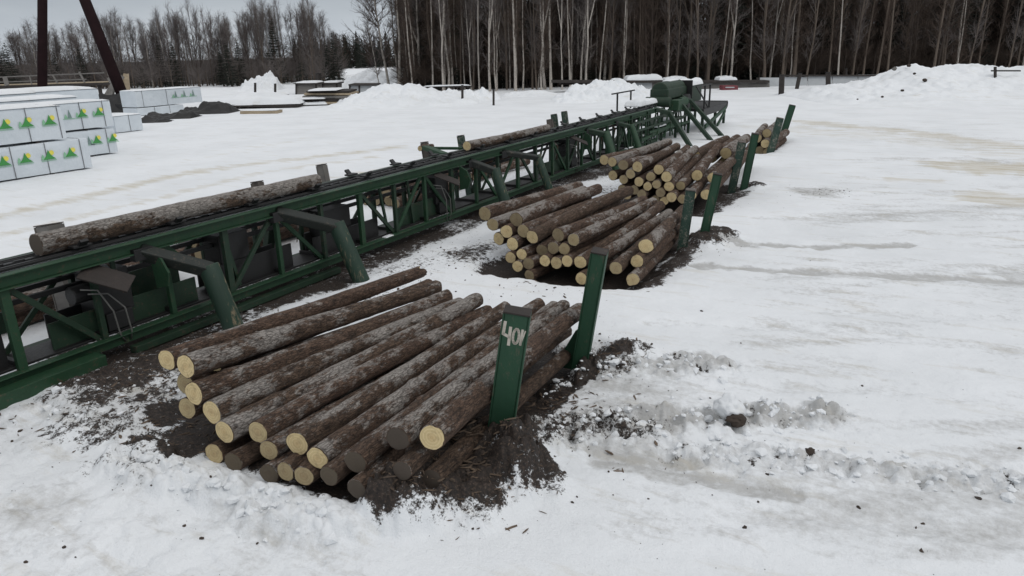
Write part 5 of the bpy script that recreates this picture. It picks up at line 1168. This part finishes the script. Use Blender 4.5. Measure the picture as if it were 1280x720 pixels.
def spruce(h, r, z0, spread, whorls, per, shoots, sr=.022):
    pts, rad = trunk_path(h, r, .03); T = Tree(); T.path(pts, rad); C = Tree()
    for w in range(whorls):
        f = (w + rng.random() * .6) / whorls; z = z0 + (h - z0) * f; L = spread * (1 - f) ** .85 + .12
        for b in range(per):
            a = rng.random() * 6.28; ln = L * rng.uniform(.65, 1.12); p = at_h(pts, z); pl = [p]; el = .22 - .5 * (1 - f)
            for s_ in range(3):
                d = np.array([math.cos(a) * math.cos(el), math.sin(a) * math.cos(el), math.sin(el)]); pl.append(pl[-1] + d * ln / 3); el += .12
            C.path(pl, [.05, .045, .04, .01])
            for t in range(shoots):
                k = rng.random() * 2.99; i = int(k); o = pl[i] + (pl[i + 1] - pl[i]) * (k - i); sd = rng.choice([-1, 1])
                d2 = np.array([math.cos(a + sd * .9), math.sin(a + sd * .9), -.45 + rng.normal(0, .2)]); l2 = ln * .34 * (1.1 - k / 4) * rng.uniform(.6, 1.2)
                C.seg(o, o + d2 * l2, sr * 1.5, sr * .5)
    return T.mesh(6), C.mesh(3)

class Proto:
    def __init__(s, meshes, tm, cm, nm):
        (tv, tq), (cv, cq) = meshes
        s.t = np_mesh('trunk', tv, tq, M[tm]); s.c = np_mesh('crown', cv, cq, M[cm], smooth=False); s.nm = nm
        s.tm, s.cm = s.t.data, s.c.data
        s.h = tv[:, 2].max(); s.used = False
    def place(s, x, y, z, rz, sc, label, cat, group):
        root = bpy.data.objects.new(s.nm, None); COL.objects.link(root); root.location = (x, y, z); root.rotation_euler = (rng.normal(0, .033), rng.normal(0, .033), rz); root.scale = (sc[0], sc[0], sc[1])
        tag(root, label, cat, group)
        if not s.used: a, b = s.t, s.c; s.used = True
        else:
            a, b = s.t.copy(), s.c.copy(); COL.objects.link(a); COL.objects.link(b)
        a.parent = root; b.parent = root
        return root
    def drop(s):
        if not s.used: bpy.data.objects.remove(s.t); bpy.data.objects.remove(s.c)
TALL = [Proto(bare_tree(h, r_, z0, nb, bl, .75, 9, 1.0, .012, wob * .6), tm, 'twig_warm', nm) for h, r_, z0, nb, bl, wob, tm, nm in
        ((20, .17, 2.4, 120, 2.4, .16, 'birch', 'birch_tree'), (19, .13, 1.6, 120, 2.2, .30, 'birch', 'birch_tree'), (21, .20, 3.0, 110, 2.6, .20, 'birch', 'birch_tree'), (18, .11, 1.4, 120, 2.0, .34, 'birch', 'birch_tree'),
         (21, .15, 1.8, 125, 2.3, .20, 'aspen', 'bare_tree'), (19, .12, 1.2, 120, 2.1, .28, 'aspen', 'bare_tree'), (20, .18, 2.0, 115, 2.3, .16, 'aspen', 'bare_tree'), (20, .14, 1.5, 125, 2.3, .20, 'pine', 'bare_tree'))]
for k_ in (1, 5): TALL[k_].drop(); TALL[k_] = Proto(bare_tree(19, .15, 1.6, 130, 2.4, .7, 10, 1.1, .013, .2, .02, 1), 'birch' if k_ == 1 else 'aspen', 'twig_grey', 'birch_tree' if k_ == 1 else 'bare_tree')
SMALL = [Proto(bare_tree(h, r_, z0, int(nb * .8), bl * 1.05, .95, 10, 1.1, .0090, wob, .012, fk), tm, cm, 'bare_tree') for h, r_, z0, nb, bl, wob, tm, cm, fk in
         ((13, .11, 2.5, 95, 3.0, .10, 'aspen', 'twig_grey', 1), (12, .10, 1.8, 90, 2.8, .10, 'pine', 'twig', 2), (14, .12, 3.0, 100, 3.0, .08, 'birch', 'twig_pale', 0), (11, .09, 1.5, 85, 2.6, .12, 'aspen', 'twig_pale', 2), (14.5, .12, 3.5, 90, 2.8, .08, 'aspen', 'twig_grey', 0), (10, .08, 1.0, 80, 2.4, .12, 'pine', 'twig', 1))]
FIR = [Proto(spruce(h, .16, .6, sp, 26, 7, 9), 'pine', 'needle', 'spruce_tree') for h, sp in ((9, 2.0), (11, 2.2), (7, 1.7))]

def at_view(u, b):                                   # ground point at photo column u and distance b along the view
    a = (u - 640) / F * b * .97
    return r0[0] * a - math.sin(YAW) * b, r0[1] * a + math.cos(YAW) * b

# the tall wood on the right: its front trunks one by one
GR = 'tall bare trees of the right hand wood'
LB = {'birch': 'tall pale barked birch in the wood behind the conveyor', 'aspen': 'tall grey brown bare trunk in the wood behind the conveyor', 'pine': 'tall dark trunk in the wood behind the conveyor'}
seen = [(523, 'b', 3), (548, 'b', 0), (563, 'b', 1), (573, 'b', 0), (583, 'a', 4), (588, 'b', 3), (606, 'b', 1), (619, 'b', 1), (627, 'b', 3), (640, 'a', 5), (651, 'b', 2), (660, 'b', 3), (672, 'a', 5), (683, 'b', 3), (695, 'b', 0), (709, 'b', 1), (719, 'b', 0), (738, 'b', 1), (755, 'b', 3), (768, 'a', 5), (806, 'a', 4), (839, 'b', 1), (850, 'a', 5), (877, 'a', 5), (906, 'b', 3), (913, 'a', 4), (918, 'b', 1), (944, 'b', 3), (967, 'b', 1), (985, 'a', 4), (1012, 'a', 5), (1040, 'a', 6), (1052, 'b', 0), (1070, 'a', 5), (1083, 'a', 4), (1100, 'a', 6), (1113, 'a', 4), (1170, 'a', 6), (1183, 'a', 4), (1200, 'b', 3), (1213, 'a', 5), (1226, 'a', 4), (1244, 'a', 6), (1262, 'a', 5)]
for u, k, i in seen:
    x, y = at_view(u, rng.uniform(85, 89) if u > 600 else 92 - (600 - u) * .03)
    TALL[i].place(x, y, -.1, rng.random() * 6.28, (rng.uniform(.6, .95) if u < 790 else rng.uniform(.55, .85), rng.uniform(.95, 1.1)), LB['birch' if k == 'b' else 'aspen'], 'birch' if k == 'b' else 'tree', GR)
for n in range(205):
    u = rng.uniform(505, 1400) if n < 140 else rng.uniform(505, 800)
    if n % 3 and n > 2: u = np.clip(last + rng.normal(0, 7), 505, 1400)
    last = u; b = rng.uniform(87, 104)
    if u < 560: b += 8
    i = rng.choice([0, 1, 1, 3, 3, 4, 5, 5, 7] if u < 800 else [3, 4, 5, 6, 7, 7, 7, 7, 7, 5])
    x, y = at_view(u, b); h = .62 + .3 * min(1, max(0, (u - 500) / 60)) 
    TALL[i].place(x, y, -.1, rng.random() * 6.28, (rng.uniform(.55, 1.35) if n < 140 else rng.uniform(.5, .75), h * rng.uniform(.95, 1.15)), LB['birch' if i < 4 else 'pine' if i == 7 else 'aspen'], 'birch' if i < 4 else 'tree', GR)
# lone birch left of it
lone = Proto(bare_tree(19, .17, 3.2, 95, 6.0, .55, 18, 1.7, .020, .10, .02, 0, 1.7), 'birch', 'twig', 'birch_tree')
x, y = at_view(494, 100); r_ = lone.place(x, y, -.1, .4, (1, 1), 'lone birch with a wide fan of fine branches between the two woods', 'birch', None); r_.rotation_euler = (R(2.5), R(-5.5), .2)
lone2 = Proto(bare_tree(9, .08, 1.5, 40, 2.4, .7, 9, 1.0, .016, .10, .02, 0, 1.5), 'birch', 'twig', 'birch_tree')
x, y = at_view(482, 99); r_ = lone2.place(x, y, -.1, 1, (1, 1), 'slender young birch just left of the lone birch', 'birch', None); r_.rotation_euler = (R(2), R(-7), 1)
# the lower wood on the left
GL = 'bare trees of the left hand wood'; GS = 'dark spruces of the left hand wood'
for n in range(125):
    u = rng.uniform(-60, 436); b = rng.uniform(122, 142)
    prof = np.interp(u, [-60, 0, 60, 130, 155, 200, 260, 300, 325, 350, 400, 425, 440], [.95, .95, .9, .9, 1.12, .92, 1.12, .9, 1.0, 1.22, 1.12, .9, .55])
    i = rng.integers(0, 6); x, y = at_view(u, b)
    SMALL[i].place(x, y, -.1, rng.random() * 6.28, (rng.uniform(.9, 1.15), 10.6 * prof / SMALL[i].h * rng.uniform(.85, 1.12)), ['slim bare grey brown tree in the left hand wood', 'dark bare forked tree in the left hand wood', 'slender pale stemmed tree in the left hand wood', 'low bushy grey tree in the left hand wood', 'straight bare tree in the left hand wood', 'short dark bushy tree in the left hand wood'][i], 'tree', GL)
for u, b, k, s_ in [(5, 121, 1, .8), (20, 122, 0, .9), (34, 120, 0, .85), (75, 121, 1, .75), (88, 123, 0, .7), (118, 121, 0, .75), (218, 124, 1, .7), (232, 122, 0, .8), (290, 121, 2, .8), (300, 119, 2, .95), (312, 121, 0, .8), (356, 126, 1, .95), (427, 122, 1, .72), (433, 124, 0, .75), (422, 121, 2, .9)]:
    x, y = at_view(u, b); FIR[k].place(x, y, -.1, rng.random() * 6.28, (s_, s_), 'dark spruce among the bare trees of the left hand wood', 'spruce', GS)
for p in TALL + SMALL + FIR: p.drop()

# the depth of both woods, where no tree can be told from the next
def mass(name, spots, label, mats, dens, spruce_share, thick):
    S = Tree(); Cc = Tree(); Nn = Tree()
    P0, P1, R0_, R1_, MI = [], [], [], [], []
    for x, y, h in spots:
        base = np.array([x, y, -.2]); lean = rng.normal(0, .015, 2); top = base + [lean[0] * h, lean[1] * h, h]
        r_ = rng.uniform(.08, .17)
        P0.append(base[None]); P1.append(top[None]); R0_.append([r_]); R1_.append([.02]); MI.append([0])
        n = dens
        if rng.random() < spruce_share:
            f = rng.random(n); z = .6 + f * (h - .6); a = rng.random(n) * 6.28; L = (2.3 * (1 - f) + .2) * rng.uniform(.6, 1.1, n)
            p = base + np.stack([lean[0] * z, lean[1] * z, z], 1); d = np.stack([np.cos(a), np.sin(a), rng.normal(-.25, .15, n)], 1)
            P0.append(p); P1.append(p + d * L[:, None]); R0_.append(np.full(n, thick * 2.4)); R1_.append(np.full(n, thick)); MI.append(np.full(n, 2))
        else:
            f = rng.random(n); z = 1 + f * (h - 1); a = rng.random(n) * 6.28; L = rng.uniform(.7, 2.4, n) * (1.1 - .5 * f)
            p = base + np.stack([lean[0] * z, lean[1] * z, z], 1); d = np.stack([np.cos(a), np.sin(a), rng.normal(.75, .4, n)], 1)
            p = p + np.stack([np.cos(a) * .4, np.sin(a) * .4, a * 0], 1) * rng.random(n)[:, None] * 1.2
            P0.append(p); P1.append(p + d * L[:, None]); R0_.append(np.full(n, thick)); R1_.append(np.full(n, thick * .4)); MI.append(np.full(n, 1))
    v, q = segs(np.vstack(P0), np.vstack(P1), np.concatenate(R0_), np.concatenate(R1_)); mi = np.repeat(np.concatenate(MI), 3)
    o = np_mesh(name, v, q, mats, smooth=False, mi=mi); return tag(o, label, 'woodland', kind='stuff')
sp = []
for n in range(1150):
    u = rng.uniform(515, 1560); b = 97 + 52 * rng.random() ** 1.1
    if u < 640: b = max(b, 100)
    h = rng.uniform(16, 23) * (.62 + .38 * min(1, max(0, (u - 515) / 90)))
    sp.append((*at_view(u, b), h))
mass('woodland', sp, 'dark depth of the tall right hand wood behind its front trunks', [M['pine'], M['twig_dark'], M['needle']], 215, .30, .036)
sp = [(*at_view(rng.uniform(515, 1500), rng.uniform(90, 104)), rng.uniform(1.2, 4.0)) for _ in range(420)]
mass('undergrowth', sp, 'dark brush at the foot of the right hand wood', [M['pine'], M['twig_dark'], M['needle']], 90, .12, .02)
sp = [(*at_view(rng.uniform(-110, 430), rng.uniform(132, 165)), rng.choice([3.5, 4, 5, 6, 7, 8]) * rng.uniform(.9, 1.1)) for _ in range(230)]
mass('woodland', sp, 'grey brown depth of the left hand wood behind its front trees', [M['aspen'], M['twig_grey'], M['needle']], 110, .16, .020)
sp = [(*at_view(rng.uniform(-110, 437), rng.uniform(120, 132)), rng.uniform(2.0, 4.6)) for _ in range(230)]
mass('undergrowth', sp, 'brush and young growth at the foot of the left hand wood', [M['aspen'], M['twig_grey'], M['needle']], 70, .10, .016)
sp = [(*at_view(rng.uniform(380, 560), rng.uniform(230, 290)), rng.uniform(7, 11.5)) for _ in range(150)]
mass('far_woodland', sp, 'distant dark spruce line closing the gap between the two woods', [M['pine'], M['twig_dark'], M['needle']], 150, .85, .05)

# ---------------------------------------------------------------- light, sky, camera
w = bpy.data.worlds.new('World'); scene.world = w; w.use_nodes = True
nt = w.node_tree; nt.nodes.clear()
out = N(nt, 'ShaderNodeOutputWorld'); bg1 = N(nt, 'ShaderNodeBackground'); bg2 = N(nt, 'ShaderNodeBackground'); mx = N(nt, 'ShaderNodeMixShader')
SUN_EL, SUN_AZ = R(48), R(95)              # azimuth clockwise from +y
sky = N(nt, 'ShaderNodeTexSky'); sky.sky_type = 'NISHITA'; sky.sun_disc = False; sky.sun_elevation = SUN_EL; sky.sun_rotation = SUN_AZ; sky.air_density = 1.0; sky.dust_density = 3.0
nt.links.new(sky.outputs[0], bg1.inputs[0]); bg1.inputs[1].default_value = 0.06
tc = N(nt, 'ShaderNodeTexCoord'); sx = N(nt, 'ShaderNodeSeparateXYZ'); nt.links.new(tc.outputs['Generated'], sx.inputs[0])
mp = N(nt, 'ShaderNodeMapping'); mp.inputs['Scale'].default_value = (1.0, 1.0, 3.2); nt.links.new(tc.outputs['Generated'], mp.inputs['Vector'])
cl = noise_(nt, mp.outputs[0], 2.6, 6, 0.55)
grad = ramp_(nt, sx.outputs[2], [(0.0, (.66, .715, .77)), (0.06, (.52, .565, .61)), (0.16, (.40, .435, .47)), (0.5, (.80, .815, .835)), (1.0, (1.07, 1.07, 1.075))])
tint = ramp_(nt, cl, [(0.3, (.79, .80, .825)), (0.55, (1.0, 1.0, 1.0)), (0.75, (1.22, 1.20, 1.17))])
ml = N(nt, 'ShaderNodeMix'); ml.data_type = 'RGBA'; ml.blend_type = 'MULTIPLY'; ml.inputs[0].default_value = 1.0
nt.links.new(grad, ml.inputs[6]); nt.links.new(tint, ml.inputs[7]); nt.links.new(ml.outputs[2], bg2.inputs[0]); bg2.inputs[1].default_value = 0.86
mx.inputs[0].default_value = 0.9
nt.links.new(bg1.outputs[0], mx.inputs[1]); nt.links.new(bg2.outputs[0], mx.inputs[2]); nt.links.new(mx.outputs[0], out.inputs[0])
sd = bpy.data.lights.new('Sun', 'SUN'); sd.energy = 0.5; sd.angle = R(25); sd.color = (1.0, .96, .90)
so = bpy.data.objects.new('Sun', sd); COL.objects.link(so)
dv = Vector((math.sin(SUN_AZ) * math.cos(SUN_EL), math.cos(SUN_AZ) * math.cos(SUN_EL), math.sin(SUN_EL)))
so.rotation_euler = dv.to_track_quat('Z', 'Y').to_euler()

cd = bpy.data.cameras.new('Camera'); co = bpy.data.objects.new('Camera', cd); COL.objects.link(co)
cd.sensor_fit = 'HORIZONTAL'; cd.sensor_width = 36.0; cd.lens = 36.0 * F / 1280.0; cd.clip_start = 0.1; cd.clip_end = 3000
m = Matrix(((rt[0], -dn[0], -fw[0], 0), (rt[1], -dn[1], -fw[1], 0), (rt[2], -dn[2], -fw[2], H), (0, 0, 0, 1)))
co.matrix_world = m
scene.camera = co
vs_ = scene.view_settings
vs_.view_transform = 'Standard'; vs_.look = 'None'; vs_.gamma = 1.0; vs_.exposure = 0.20; vs_.use_curve_mapping = False
scene.cycles.max_bounces = 6; scene.cycles.diffuse_bounces = 3; scene.cycles.use_denoising = True
